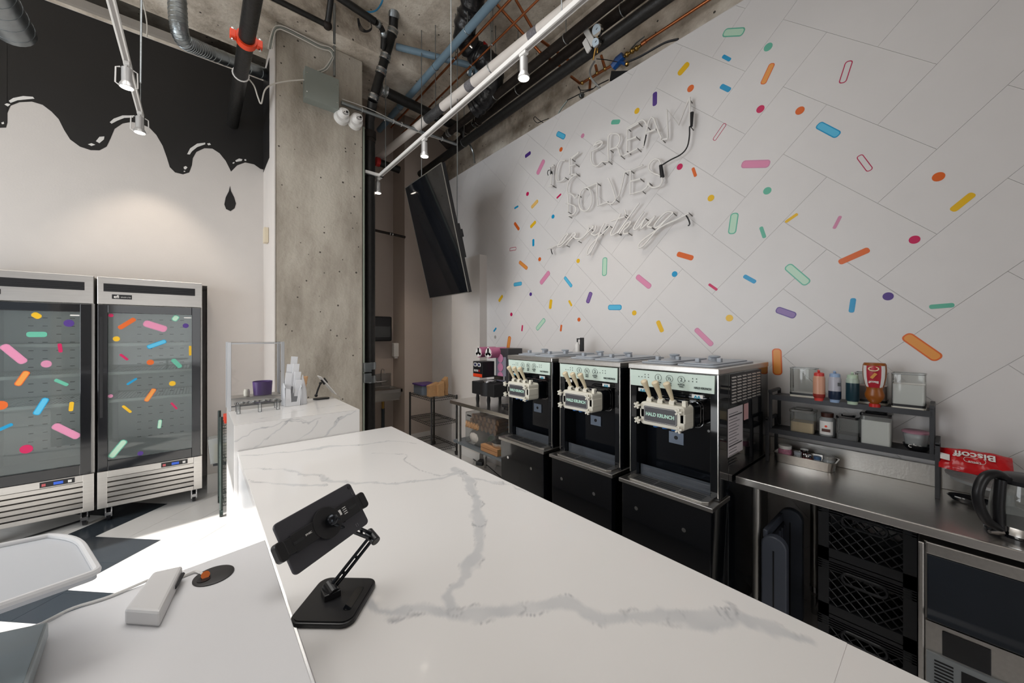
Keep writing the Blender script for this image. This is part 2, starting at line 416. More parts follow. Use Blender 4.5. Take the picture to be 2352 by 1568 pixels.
# boxed-in chase on the right wall, far corner walls, sink niche
ch = struct(MB().box(2.69, WX, 3.80, 4.473, .0, 2.604).build('wall_chase', PAINT)); 
MB().box(2.686, 2.69, 3.80, 4.46, .0, .10).build('baseboard', WPL, ch)
struct(MB().box(2.347, 3.05, 5.245, 5.40, 0, 4.93).build('wall_far', PAINTW))
struct(MB().box(2.347, 2.45, 5.40, 5.70, 0, 4.93).build('wall_niche_side', PAINTW))
struct(MB().box(1.2, 2.347, 5.67, 5.78, 0, 4.93).build('wall_niche_back', PAINTW))
struct(MB().box(2.347, 2.79, 5.235, 5.245, 0, .1).build('baseboard_far', WPL))
struct(MB().box(1.2, 1.362, 4.75, 5.78, 0, 4.93).build('wall_behind_column', PAINTW))

# drip-painted wall with the fridge niche
DY = 4.84
wb = struct(MB().box(-5.2, .07, DY, DY+.12, 2.09, 4.37).box(.07, .5556, DY, DY+.12, 0, 4.37).build('wall_back', mat('back_wall_paint','#c6c1bd',.6,bump=.05,bscale=80)))
struct(MB().box(-5.2, .07, 5.48, 5.56, 0, 2.09).box(-5.2, .07, DY+.12, 5.56, 2.09, 2.15).box(.07, .12, DY+.12, 5.56, 0, 2.15).build('wall_back_niche', PAINT))
struct(MB().box(-5.2, 1.3, 5.75, 5.85, 4.2, 4.93).build('wall_back_upper', mat('dark_upper_wall', '#5e564e', .8, noise=.2)))
struct(MB().box(-5.2, 1.3, DY-.0, DY+.9, 4.37, 4.40).build('wall_back_ledge', SLAB))
struct(MB().box(-5.2, .54, 4.80, 4.86, 4.40, 4.47).build('trim_1', mat('grey_channel', '#8d8780', .6)))
struct(MB().box(.07, .545, DY-.012, DY, 0, .19).build('baseboard_back', WPL))
drip = [(-60,-60),(-60,719),(0,719),(34,718),(42,690),(40,640),(60,595),(110,575),(180,572),(240,590),(290,628),(330,670),(360,730),(395,785),(450,825),(510,845),(560,846),(600,825),(622,780),
 (645,725),(690,695),(740,686),(790,695),(840,718),(880,760),(915,820),(940,890),(955,940),(985,970),(1030,981),(1065,970),(1080,930),(1085,890),(1105,855),(1150,834),(1195,836),(1235,862),(1270,905),(1300,965),
 (1335,930),(1380,914),(1430,925),(1465,950),(1491,985),(1491,850),(1491,440)]
def WB(x, y): p = P(x/2.45, y/2.45, Y=DY); return (p.x, DY-.001, p.z)
pp = [WB(*p) for p in drip if p[1] > 450 or p[0] < 0]
bot = [p for p in pp[1:]]
lo = [(-5.1, DY-.001, bot[0][2])] + bot[1:-2] + [(.5546, DY-.001, bot[-3][2])]
mbd = MB(); vs = []
for p in lo: vs += [p, (p[0], p[1], 4.366)]
mbd.add([v for v in vs], [(2*i, 2*i+2, 2*i+3, 2*i+1) for i in range(len(lo)-1)])
mbd.build('drip_mural', BLACKP, wb)
MB().box(.5425,.5445, 4.4, 4.839, lo[-1][2]-.03, 4.366).build('drip_mural_return', BLACKP, wb)
def flat(parent, name, pxs, m, off=.002, sc=2.45, ox=0, oy=0, Y=DY):
    MB().add([P(ox+x/sc, oy+y/sc, Y=Y)+Vector((0,-off,0)) for x, y in pxs], [tuple(range(len(pxs)))]).build(name, m, parent)
for pl in ([(50,568),(75,552),(130,541),(185,545),(195,556),(150,560),(100,565),(60,580)], [(25,588),(40,582),(60,588),(45,600)], [(618,688),(640,668),(690,650),(750,650),(750,662),(700,664),(660,680),(628,697)],
           [(540,795),(560,770),(588,768),(585,785),(560,806)], [(495,812),(515,806),(537,815),(515,822)], [(1053,868),(1070,835),(1110,808),(1155,803),(1155,812),(1110,828),(1080,852),(1068,870)],
           [(1165,808),(1180,805),(1187,815),(1172,818)], [(1033,940),(1045,934),(1055,942),(1045,954),(1036,952)], [(1034,962),(1042,961),(1042,967),(1034,967)], [(1324,903),(1345,892),(1364,896),(1360,906),(1328,911)],
           [(1308,916),(1318,911),(1320,918),(1311,922)], [(1374,897),(1384,896),(1386,905),(1377,905)], [(8,690),(22,686),(24,698),(12,700)]):
    flat(wb, 'mural_highlight', pl, WPL, .003)
flat(wb, 'mural_drop', [(1294,1045),(1300,1075),(1318,1110),(1328,1145),(1320,1172),(1297,1188),(1272,1176),(1262,1150),(1270,1110),(1288,1075)], BLACKP)

# storefront side (behind and left of the camera)
for k, (y0, y1) in enumerate(((-3.6,-3.4),(-1.55,-1.45),(.75,.85),(3.52,5.56))):
    struct(MB().box(-5.2, -5.1, y0, y1, 0, 3.0).build('window_post', DKG))
struct(MB().box(-5.2,-5.1,-3.6,5.56,2.95,4.93).build('wall_left', PAINT)); struct(MB().box(-5.2,-5.1,-3.6,5.56,0,.12).build('window_sill', DKG))
struct(MB().box(-5.2,3.3,-3.7,-3.6,2.9,4.93).build('wall_front', PAINT)); struct(MB().box(.3,3.3,-3.7,-3.6,0,2.9).build('added_shade_pier', PAINT)); struct(MB().box(-1.6,-1.5,-3.6,1.0,0,4.93).build('added_shade_wall', PAINT))  # front pier and side partition added out of view to shade the right wall

# ================================================================== COUNTERS
def vein_mat(name, base='#e6e4e2'):
    m = mat(name, base, .16, noise=.02, nscale=3, coat=.2); nt = m.node_tree; b = nt.nodes['Principled BSDF']
    at = nt.nodes.new('ShaderNodeAttribute'); at.attribute_name = 'vein'; sp = nt.nodes.new('ShaderNodeSeparateColor'); nt.links.new(at.outputs['Color'], sp.inputs[0])
    src = b.inputs['Base Color'].links[0].from_socket
    m1 = nt.nodes.new('ShaderNodeMix'); m1.data_type = 'RGBA'; nt.links.new(sp.outputs[0], m1.inputs[0]); nt.links.new(src, m1.inputs[6]); m1.inputs[7].default_value = lin('#bfc1c4')
    m2 = nt.nodes.new('ShaderNodeMix'); m2.data_type = 'RGBA'; nt.links.new(sp.outputs[1], m2.inputs[0]); nt.links.new(m1.outputs[2], m2.inputs[6]); m2.inputs[7].default_value = lin('#9a9ba0')
    nt.links.new(m2.outputs[2], b.inputs['Base Color']); return m
QZ = vein_mat('veined_quartz'); QZP = mat('white_quartz', '#dcdcde', .2, noise=.03, nscale=4)
from mathutils import noise as NZ
def veined(name, parent, org, e1, e2, L1, L2, res, veins, plane):
    """grid sheet; veins = polylines of (px,py,halfwidth_px) projected on the plane"""
    n1 = int(L1/res)+1; n2 = int(L2/res)+1; vs = []; cols = []
    segs = []
    for vl in veins:
        ps = []
        for x, y, w_ in vl:
            q = P(x, y, **plane); d = (q-Vector((0,0,H))).length/F; ps.append((((q-org).dot(e1)), ((q-org).dot(e2)), w_*d*.6))
        segs += [(ps[i], ps[i+1]) for i in range(len(ps)-1)]
    cell = {}
    for i in range(n1+1):
        for j in range(n2+1):
            a = L1*i/n1; b = L2*j/n2; vs.append(org+e1*a+e2*b)
            wob = NZ.noise(Vector((a*9, b*9, 3)))*.035 + NZ.noise(Vector((a*38, b*38, 7)))*.010; wob2 = NZ.noise(Vector((a*9, b*9, 13)))*.035 + NZ.noise(Vector((a*38, b*38, 17)))*.010
            aa, bb = a+wob, b+wob2; g = 0; ln = 0
            for p, q in segs:
                mw = max(p[2], q[2])+.03
                if aa < min(p[0],q[0])-mw or aa > max(p[0],q[0])+mw or bb < min(p[1],q[1])-mw or bb > max(p[1],q[1])+mw: continue
                dx, dy = q[0]-p[0], q[1]-p[1]; t = max(0, min(1, ((aa-p[0])*dx+(bb-p[1])*dy)/(dx*dx+dy*dy+1e-9)))
                d = math.hypot(aa-p[0]-t*dx, bb-p[1]-t*dy); hw = p[2]+(q[2]-p[2])*t
                inner = max(0, min(1, (hw-d)/(.004+hw*.25))); g = max(g, inner*(.62+.2*NZ.noise(Vector((a*14,b*14,1)))))
                e = abs(d-hw); pres = max(0, NZ.noise(Vector((a*16, b*16, 5)))*2.2)
                ln = max(ln, max(0, 1-e/.004)*min(1, pres)*.8)
                if hw < .004: ln = max(ln, max(0, 1-d/.004)*.35)
            cols.append((g, ln))
    fs = [(i*(n2+1)+j, (i+1)*(n2+1)+j, (i+1)*(n2+1)+j+1, i*(n2+1)+j+1) for i in range(n1) for j in range(n2)]
    me = bpy.data.meshes.new(name); o0 = ORG.get(parent.name, Vector()); me.from_pydata([v-o0 for v in vs], [], fs); me.materials.append(QZ)
    ca = me.color_attributes.new('vein', 'FLOAT_COLOR', 'POINT')
    flatc = []
    for g, l in cols: flatc += [g, l, 0, 1]
    ca.data.foreach_set('color', flatc)
    o = bpy.data.objects.new(name, me); COL.objects.link(o); o.parent = parent; return o
CT_ = thing('service_counter', 'long low white quartz service counter with wide grey veins and a squared end', 'counter', (.65, 1.2, 0))
MB().box(.18, 1.127, .0, 2.755, .86, .8985).build('countertop', QZ, CT_, bevel=.002)
MB().box(.184, 1.09, .0, 2.75, .0, .86).build('cabinet', QZP, CT_)
V = [[(1050,1075,14),(1075,1105,18),(1092,1140,17),(1105,1200,22),(1098,1260,27),(1065,1320,22),(1042,1370,20),(1035,1400,24)],
 [(850,1388,14),(930,1405,20),(1040,1412,24),(1180,1398,36),(1300,1395,38),(1420,1408,32),(1560,1425,26),(1700,1428,30),(1800,1450,22),(1860,1470,8)],
 [(549,1047,4),(620,1043,6),(695,1035,7),(748,1026,9),(820,1022,6),(890,1012,5),(960,1018,2)],
 [(560,1076,3),(640,1077,4),(690,1084,4),(745,1100,8),(800,1108,8),(890,1112,7),(980,1100,9),(1060,1085,14)],
 [(569,1102,2),(620,1108,4),(680,1116,9),(740,1112,9)], [(860,1040,2),(920,1042,3),(940,1060,2),(965,1080,2),(1010,1088,4),(1060,1085,8)],
 [(1085,1100,8),(1130,1106,5),(1180,1122,3),(1230,1130,1)], [(1700,1428,10),(1690,1395,4),(1670,1380,1)], [(1930,1525,3),(1945,1545,1)]]
veined('countertop_surface', CT_, Vector((.181,.15,.8992)), Vector((1,0,0)), Vector((0,1,0)), .945, 2.604, .0065, V, dict(Z=.9))
RB = thing('raised_counter', 'taller white veined quartz counter block at the far end, in front of the concrete column', 'counter', (.52, 3.1, 0))
MB().box(.163, .891, 2.757, 3.495, 0, 1.058).build('counter_block', QZ, RB, bevel=.002)
V2 = [[(540,1012,1),(590,985,2),(640,972,1),(700,965,2),(742,960,1)],[(580,1030,2),(615,1010,2),(650,982,3),(668,965,2),(700,960,1)],[(680,1012,2),(715,985,3),(732,968,2)],[(740,1000,4),(775,965,5),(810,945,3)]]
veined('front_panel', RB, Vector((.1635,2.7562,.905)), Vector((1,0,0)), Vector((0,0,1)), .727, .153, .003, V2, dict(Y=2.756))
veined('top_panel', RB, Vector((.1635,2.757,1.0585)), Vector((1,0,0)), Vector((0,1,0)), .727, .737, .01, [[(600,960,2),(700,940,2),(800,928,1)],[(640,930,2),(700,925,2)]], dict(Z=1.06))
NB = thing('front_counter', 'plain white raised counter ledge in the near left corner', 'counter', (-.4, .5, 0))
MB().prism([(.135,-.35,1.02),(.135,1.165,1.02),(-1.6,.872,1.02),(-1.6,-.35,1.02)], (0,0,.04)).build('ledge_top', QZP, NB, bevel=.002)
MB().prism([(.13,-.3,0),(.13,1.15,0),(-1.0,.96,0),(-1.0,-.3,0)], (0,0,1.02)).build('ledge_base', QZP, NB)

# ================================================================== FRIDGES
FY = 4.62
def make_fridge():
    cx = -.308; t = thing('display_fridge', '', 'fridge', (cx, FY+.4, 0), 'glass-door fridges by the drip-painted wall')
    x0, x1 = cx-.338, cx+.338
    m = MB(); m.box(x0, x0+.03, FY+.03, FY+.80, .14, 2.08); m.box(x1-.03, x1, FY+.03, FY+.80, .14, 2.08); m.box(x0+.03, x1-.03, FY+.77, FY+.80, .14, 2.08)
    m.box(x0+.03, x1-.03, FY+.03, FY+.77, 2.03, 2.08); m.box(x0+.03, x1-.03, FY+.03, FY+.77, .40, .44); m.box(x0+.03, x1-.03, FY+.05, FY+.77, .14, .16)
    m.build('cabinet', STEELR, t)
    m = MB(); m.box(x0+.031, x1-.031, FY+.755, FY+.768, .442, 1.86); m.box(x0+.031, x0+.036, FY+.06, FY+.755, .442, 1.86); m.box(x1-.036, x1-.031, FY+.06, FY+.755, .442, 1.86); m.box(x0+.031, x1-.031, FY+.06, FY+.755, .441, .446); m.box(x0+.031, x1-.031, FY+.06, FY+.755, 1.86, 1.866)
    m.build('liner', mat('fridge_liner', '#e6e8ea', .4), t)
    sl = MB()
    for z in [1.75-.075*k for k in range(17)]:
        for k in range(5): sl.box(x0+.17+k*.082, x0+.20+k*.082, FY+.752, FY+.756, z, z+.006)
    s_ = sl.build('wall_slot', DKG, t); s_['kind'] = 'stuff'
    h = MB().box(x0, x1, FY, FY+.03, 1.856, 2.089).build('header', STEEL, t, bevel=.004)
    g = MB(); g.box(x0+.036, x1-.052, FY-.001, FY+.001, 1.965, 2.033).build('vent_recess', BLKM, h)
    for k in range(4): MB().box(x0+.04, x1-.056, FY-.004, FY-.001, 1.970+k*.016, 1.979+k*.016).build('vent_slat', BLK, h)
    MB().box(x0+.085, x0+.205, FY-.003, FY, 1.905, 1.943).build('badge', BLK, h)
    text('efi', .035, (x0+.112, FY-.0035, 1.913), (1,0,0), (0,0,1), WPL, h, bold=.0006); text('SALES LTD', .013, (x0+.168, FY-.0035, 1.917), (1,0,0), (0,0,1), WPL, h)
    # door
    d = MB(); a0, a1, b0, b1 = x0+.062, x1-.075, .53, 1.784
    d.box(x0+.004, a0, FY-.012, FY+.028, .448, 1.852).box(a1, x1-.012, FY-.012, FY+.028, .448, 1.852).box(a0, a1, FY-.012, FY+.028, .448, b0).box(a0, a1, FY-.012, FY+.028, b1, 1.852)
    door = d.build('door', BLKG, t, bevel=.003)
    MB().box(a0, a1, FY+.004, FY+.008, b0, b1).build('glass_pane', DOORG, door)
    MB().box(x0+.016, x0+.034, FY-.014, FY-.0115, .9, 1.75).build('door_pull', BLKM, door)
    MB().box(a1-.055, a1-.005, FY+.001, FY+.003, b1-.032, b1-.022).build('sticker', WPL, door)
    for z, nm in ((1.52,0),(1.27,1),(1.03,2)):
        q = MB(); q.cyl((x0+.04, FY+.10, z), (x1-.04, FY+.10, z), .006, n=8).cyl((x0+.04, FY+.74, z), (x1-.04, FY+.74, z), .006, n=8)
        q.cyl((x0+.04, FY+.10, z-.02), (x1-.04, FY+.10, z-.02), .004, n=6).cyl((x0+.045, FY+.10, z), (x0+.045, FY+.74, z), .005, n=6).cyl((x1-.045, FY+.10, z), (x1-.045, FY+.74, z), .005, n=6)
        for k in range(25): xx = x0+.06+k*.0235; q.cyl((xx, FY+.10, z), (xx, FY+.74, z), .002, n=4)
        q.box(x0+.04, x1-.04, FY+.094, FY+.099, z-.018, z+.004); q.build('shelf', mat('white_wire', '#d5d8d8', .35), t)
    # lower grille
    lp = MB(); lp.box(x0, x0+.058, FY, FY+.03, .132, .442).box(x1-.062, x1, FY, FY+.03, .132, .442).box(x0+.058, x1-.062, FY, FY+.03, .385, .442).box(x0+.058, x1-.062, FY, FY+.03, .132, .168)
    lw = lp.build('lower_panel', STEEL, t, bevel=.002)
    MB().box(x0+.058, x1-.062, FY+.026, FY+.03, .168, .385).build('grille_back', BLKM, lw)
    for k in range(5):
        z = .172+k*.043
        MB().prism([(x0+.058, FY+.004, z+.006), (x0+.058, FY+.001, z+.038), (x0+.058, FY+.016, z+.0445), (x0+.058, FY+.018, z+.006)], (.556,0,0)).build('louver', STEEL, lw)
    dp = MB().box(x1-.285, x1-.105, FY-.006, FY, .394, .434).build('display_panel', BLK, lw)
    MB().box(x1-.215, x1-.165, FY-.0075, FY-.006, .403, .425).build('screen', mat('blue_lcd', '#2c55b8', .3, emit='#2c55b8', es=.4), dp)
    for xx, mm in ((x1-.265, mat('red_button', '#b8565a', .4)), (x1-.13, WPL)): MB().box(xx-.01, xx+.01, FY-.0075, FY-.006, .403, .423).build('button', mm, dp)
    for xx in (x0+.06, x1-.06):
        for yy in (FY+.07, FY+.70):
            c = MB().box(xx-.035, xx+.035, yy-.035, yy+.035, .125, .135).box(xx-.022, xx-.014, yy-.03, yy+.03, .04, .125).box(xx+.014, xx+.022, yy-.03, yy+.03, .04, .125)
            c = c.build('caster', CHROME, t); MB().cyl((xx-.012, yy+.012, .05), (xx+.012, yy+.012, .05), .05, n=20).build('wheel', BLK, c)
            MB().box(xx-.018, xx+.018, yy-.055, yy-.03, .06, .085).build('brake_pedal', CHROME, c)
    return t, (a0, a1, b0, b1)
fr, gb = make_fridge(); fr['label'] = 'right-hand steel display fridge, its door glass ending beside the wall by the counter'
fr2 = dup(fr, (fr.location.x-.694, fr.location.y, 0), 'left-hand steel display fridge, cut by the left edge of the photo')
RD = [('o',760,322,668,378,26),('K',808,345,938,385,38),('m',622,304,10),('G',1000,305,975,335,34),('p',1045,362,13),('y',655,436,14),('B',935,447,828,485,24),('y',1070,475,1070,530,14),
('m',675,522,720,555,14),('o',846,568,15),('g',970,550,1018,597,26),('b',770,658,714,694,12),('y',970,687,14),('O',870,716,820,788,26),('k',618,758,10),('y',690,812,738,850,16),
('m',963,795,996,831,12),('G',902,890,895,940,22),('G',705,1005,620,1105,36),('p',790,1080,12)]
LD = [('y',183,292,228,318,34),('p',388,348,20),('g',148,411,266,411,30),('K',15,470,140,572,50),('m',335,462,342,512,24),('k',261,577,20),('O',155,617,95,700,40),('g',308,665,383,697,20),
('B',262,768,200,864,40),('y',405,790,398,843,26),('o',5,810,25),('b',72,914,-10,950,18),('K',300,920,445,990,44),('m',148,1056,24)]
def child(o, nm): return [c for c in o.children if c.name.startswith(nm)][0]
ORG[child(fr,'door').name] = Vector(fr.location); d2 = child(fr2,'door'); ORG[d2.name] = Vector(fr2.location)
decals(child(fr,'door'), 'sprinkle_decal', RD, 0, 600, 2.45, Y=FY+.003, nrm=(0,-1,0), clip=(gb[0]+.004, gb[1]-.004, gb[2]+.004, gb[3]-.004))
decals(d2, 'sprinkle_decal', LD, 0, 600, 2.45, Y=FY+.003, nrm=(0,-1,0), clip=(gb[0]-.694+.004, gb[1]-.694-.004, gb[2]+.004, gb[3]-.004))
tag(MB().tube(smoothpts([(-1.9,4.75,.012),(-1.2,4.62,.012),(-.9,4.50,.012),(-1.0,4.40,.012),(-1.25,4.45,.012),(-1.1,4.62,.012),(-.75,4.8,.012)],6), .007).build('extension_cord', BLK), 'black power cord looping on the floor under the left fridge', 'cord')

# ================================================================== SOFT SERVE MACHINES
def make_machine():
    o = (1.973, 0, 0); t = thing('soft_serve_machine', '', 'ice cream machine', o, 'soft serve machines along the tiled wall')
    X = 1.973; W = .252
    b = MB(); b.box(X+.13, X+.775, -W, W, .10, 1.398); b.build('body', BLKG, t, bevel=.004)
    b = MB(); b.box(X+.012, X+.13, -W, -W+.045, .765, 1.398).box(X+.012, X+.13, W-.045, W, .765, 1.398).box(X+.02, X+.13, -W+.045, W-.045, 1.29, 1.398)
    b.build('front_frame', BLKG, t, bevel=.003)
    for sy in (-1, 1): MB().box(X+.008, X+.012, sy*W-sy*.006-.003, sy*W-sy*.006+.003, .78, 1.398).build('edge_strip', STEEL, t)
    MB().box(X, X+.777, -W-.003, W+.003, 1.397, 1.428).build('top_trim', STEEL, t, bevel=.004)
    MB().prism([(X+.004, -W+.022, 1.300), (X+.004, W-.012, 1.300), (X+.001, W-.008, 1.392), (X+.001, -W+.018, 1.392)], (.012,0,0)).build('control_panel', MINT, t, bevel=.001)
    cp = child(t, 'control_panel'); dk = mat('panel_ink', '#2c3a38', .5); xd = (0,-1,0); zd = (0,0,1)
    for y, s in ((.065,'1'), (.0,'½'), (-.065,'2')):
        MB().tube([(X+.0, y+.019*math.cos(a*math.pi/10), 1.358+.019*math.sin(a*math.pi/10)) for a in range(20)], .0008, 5, True).build('button_ring', dk, cp)
        text(s, .028, (X-.0002, y, 1.349), xd, zd, dk, cp)
    for y, a, b_ in ((.065,'FLAVOR','ONE'), (.0,'HALF','HALF'), (-.065,'FLAVOR','TWO')):
        text(a, .010, (X-.0002, y, 1.328), xd, zd, dk, cp, bold=.0003); text(b_, .010, (X-.0002, y, 1.317), xd, zd, dk, cp, bold=.0003)
    text('HALD KRUNCH', .015, (X-.0002, -.175, 1.318), xd, zd, dk, cp, bold=.0005, sx=.8)
    for y0 in (.155, -.115):
        for dy, dz in ((0,0),(.02,0),(.04,0),(.06,0),(.0,.015),(.02,.015)):
            MB().box(X-.0008, X+.001, y0+dy-.0022-.03, y0+dy+.0022-.03, 1.352+dz, 1.3565+dz).build('indicator', dk, cp)
    for y in (.165, -.145):
        st = MB().box(X+.009, X+.012, y-.028, y+.028, 1.268, 1.287).build('sticker', WPL, t)
        text('^^', .035, (X+.0085, y, 1.257), xd, zd, mat('sticker_teal', '#1b8fae', .5), st, bold=.001)
    # freezing door
    yc = -.02; hd = MB(); hd.prism([(X-.02, yc+y, 1.175+z) for y, z in rr(0, 0, .250, .132, .03)], (.15,0,0)); hd.build('freezing_barrel', BLKG, t)
    MB().tube([(X+.07, yc+y, 1.175+z) for y, z in rr(0,0,.264,.146,.035)], .003, 6, True).build('seal_ring', CHROME, t)
    dm = MB(); dm.prism([(X-.125, yc+y, 1.175+z) for y, z in rr(0,0,.240,.122,.018)], (.105,0,0)); dm.box(X-.125, X-.03, yc-.124, yc-.095, 1.15, 1.20).box(X-.125, X-.03, yc+.095, yc+.124, 1.15, 1.20)
    fd = dm.build('freezing_door', OFFW, t, bevel=.005)
    MB().prism([(X-.1275, yc+.008+y, 1.175+z) for y, z in rr(0,0,.182,.082,.008)], (.004,0,0)).build('name_plate', mat('plate_grey', '#4a494d', .35), fd)
    MB().tube([(X-.128, yc+.008+y, 1.175+z) for y, z in rr(0,0,.174,.074,.006)], .0008, 4, True).build('plate_line', WPL, fd)
    text('HALD KRUNCH', .026, (X-.128, yc+.008, 1.166), xd, zd, mat('mint_ink_glow', '#bfe3d3', .5, emit='#bfe3d3', es=.05), fd, bold=.0009, sx=.85)  # lettering given a faint glow to brighten it, though it is no lamp
    for k in range(3): MB().lathe([(.010,0),(.014,.006),(.010,.013)], (X-.08, yc+.055-.05*k, 1.108), 10).cyl((X-.08, yc+.055-.05*k,1.10),(X-.08,yc+.055-.05*k,1.122), .014, n=8).build('nozzle_cap', mat('blue_cap', '#1a63a8', .35), fd)
    MB().cyl((X-.09, yc+.098, 1.246), (X-.09, yc-.125, 1.246), .005, n=10).build('pivot_pin', CHROME, fd)
    for k, y in enumerate((.083, .020, -.043)):
        bl = MB().box(X-.106, X-.068, yc+y-.014, yc+y+.014, 1.226, 1.252).cyl((X-.088, yc+y-.014, 1.249), (X-.088, yc+y+.014, 1.249), .014, n=12).build('valve_block', OFFW, fd, bevel=.002)
        hm = MB(); pts = [(X-.088, yc+y+.0, 1.25), (X-.104, yc+y+.002, 1.285), (X-.125, yc+y+.006, 1.325), (X-.136, yc+y+.009, 1.345), (X-.139, yc+y+.010, 1.350), (X-.1415,yc+y+.0105,1.3545)]
        hm.tube(pts, [.008, .011, .0145, .019, .017, .007], 12); hm.build('dispensing_handle', CREAM, fd, smooth=True)
    MB().box(X-.10, X-.075, yc-.115, yc-.095, 1.228, 1.262).build('valve_block', OFFW, fd, bevel=.002)
    for y, z in ((.128, 1.215), (.125, 1.135), (-.10, 1.212), (-.10, 1.125)):
        kn = MB().cyl((X-.15, yc+y, z), (X-.06, yc+y, z), .004, n=8); kn.cyl((X-.15, yc+y, z), (X-.137, yc+y, z), .009, n=10)
        for a in range(5): kn.box(-.006,.006,-.0042,.0042,.0,.0185, Matrix.Translation((X-.146, yc+y, z)) @ Matrix.Rotation(a*math.pi/2.5+.2, 4, 'X'))
        kn.build('wing_knob', OFFW, fd)
    # splash panel details
    pl = MB().box(X+.124, X+.13, yc+.0, yc+.085, .972, 1.038).build('bracket_plate', mat('blue_steel', '#76808f', .4, .4), t); MB().cyl((X+.1225, yc+.043, 1.007), (X+.1245, yc+.043, 1.007), .011).build('bracket_hole', BLK, pl)
    for y, z in ((-.155, 1.08), (.02+.13, .79), (-.17, 1.20)): MB().cyl((X+.125, y, z), (X+.13, y, z), .007, n=12).build('screw', CHROME, t)
    MB().box(X+.05, X+.052, -W+.05, W-.05, .765, .83).build('splash_guard', glass('splash', '#aeb6c2', .18), t)
    # drip ledge
    MB().prism([(X-.092, -W-.008, .762), (X-.092, W+.008, .762), (X+.03, W+.008, .762), (X+.03, -W-.008, .762)], (0,0,.0)).box(X-.092, X+.13, -W-.008, W+.008, .742, .764).build('drip_ledge', STEEL, t, bevel=.003)
    dg = MB().prism([(X-.07+(x), y, .764) for x, y in [(0,-.20),(.02,-.225),(.10,-.225),(.10,.225),(.02,.225),(0,.20)]], (0,0,.008)); dt = dg.build('drip_tray', STEELR, t, bevel=.002)
    gm = MB()
    for i in range(3):
        for j in range(22):
            for kx in range(3): y = -.19+i*.13+j*.0055; gm.box(X-.052+kx*.024, X-.034+kx*.024, y, y+.0028, .7718, .7728)
    gg = gm.build('tray_perforation', DKG, dt); gg['kind'] = 'stuff'
    lc = MB().prism([(X-.080, -W+.004, .742), (X-.055, -W+.02, .09), (X+.13, -W+.02, .09), (X+.13, -W+.004, .742)], (0, 2*W-.012, 0)); lc.build('lower_cabinet', BLKG, t, bevel=.003)
    for y, z in ((.155, .615), (-.115, .60)): MB().cyl((X-.078, y, z), (X-.070, y, z), .011, n=16).build('lock', CHROME, t)
    for xx in (X-.02, X+.70):
        for y in (-.20, .20): MB().cyl((xx, y, 0), (xx, y, .10), .028, n=14).build('caster', BLK, t)
    # hopper lids
    for k, (ya, yb) in enumerate(((-.225,-.010), (.010,.225))):
        x0, x1 = X+.05+.03*k, X+.62; yc_ = (ya+yb)/2; l = MB()
        l.prism([(q[0], q[1], 1.428) for q in rr((x0+x1)/2, yc_, x1-x0, yb-ya, .03)], (0,0,.010)); l.prism([(q[0], q[1], 1.438) for q in rr((x0+x1)/2, yc_, x1-x0-.05, yb-ya-.05, .03)], (0,0,.008))
        ld = l.build('hopper_lid', GREYP, t, bevel=.003)
        MB().lathe([(.030,0),(.020,.004),(.018,.018),(.030,.024),(.031,.030),(.02,.034),(.0001,.034)], (X+.30, yc_, 1.446), 20).build('lid_knob', GREYP, ld, smooth=True)
        for dx, dy in ((.14,.03),(.24,-.045),(.36,.05)): MB().box(X+dx, X+dx+.028, yc_+dy-.011, yc_+dy+.011, 1.446, 1.468).build('lid_tab', GREYP, ld, bevel=.002)
    # side louvres (right side as seen)
    lv = MB()
    for r_ in range(9):
        for c_ in range(6): x = X+.165+c_*.078; z = 1.235+r_*.0165; lv.prism([(x, -W-.001, z), (x, -W-.006, z+.003), (x, -W-.001, z+.0095)], (.060,0,0))
    ll = lv.build('side_louver', STEELR, t); ll['kind'] = 'stuff'
    MB().box(X+.155, X+.64, -W-.0015, -W, 1.228, 1.39).build('louver_recess', DKG, t)
    return t
m3 = make_machine(); m3.location.y = .993
m2 = dup(m3, (1.973, 1.558, 0)); m1 = dup(m3, (1.973, 2.133, 0))
m3['label'] = 'black soft serve machine nearest the camera, with paper sheets taped on its side'
m2['label'] = 'black soft serve machine in the middle of the three'
m1['label'] = 'black soft serve machine furthest from the camera, next to the cup sealer'
ORG[m3.name] = Vector(m3.location)
sp = .993-.252-.0025
sh = MB().box(P(1672,935,Y=sp).x, P(1706,935,Y=sp).x, sp, sp+.001, P(1672,1060,Y=sp).z+.02, P(1672,940,Y=sp).z).build('notice_sheet', mat('paper', '#cfc9cd', .7), m3)
ink = mat('ink', '#3b3a40', .7); xa, xb = P(1672,935,Y=sp).x, P(1706,935,Y=sp).x
zt = P(1672,940,Y=sp).z
ORG[sh.name] = Vector(m3.location)
ORG[sh.name] = Vector((1.973,.993,0))
for k in range(18): MB().box(xa+.012, xa+.012+(xb-xa-.024)*(1 if k in (1,11) else .55+.4*random.random()), sp-.0006, sp, zt-.03-k*.0155, zt-.03-k*.0155+(.006 if k in (1,11) else .0025)).build('printed_line', ink, sh)
MB().box(P(1709,900,Y=sp).x, P(1719,900,Y=sp).x, sp, sp+.001, P(1709,965,Y=sp).z, P(1709,928,Y=sp).z).build('pink_note', mat('pink_paper', '#cfa5a6', .7), m3)
decal(m3, 'sprinkle_decal', Vector((-1.973,sp+.001-.0,0))*Vector((0,1,0)) - ORG[m3.name], Vector((1,0,0)), Vector((0,0,1)), Vector((0,-1,0)), 'o', (2.70,1.345), (2.735,1.41), .05)

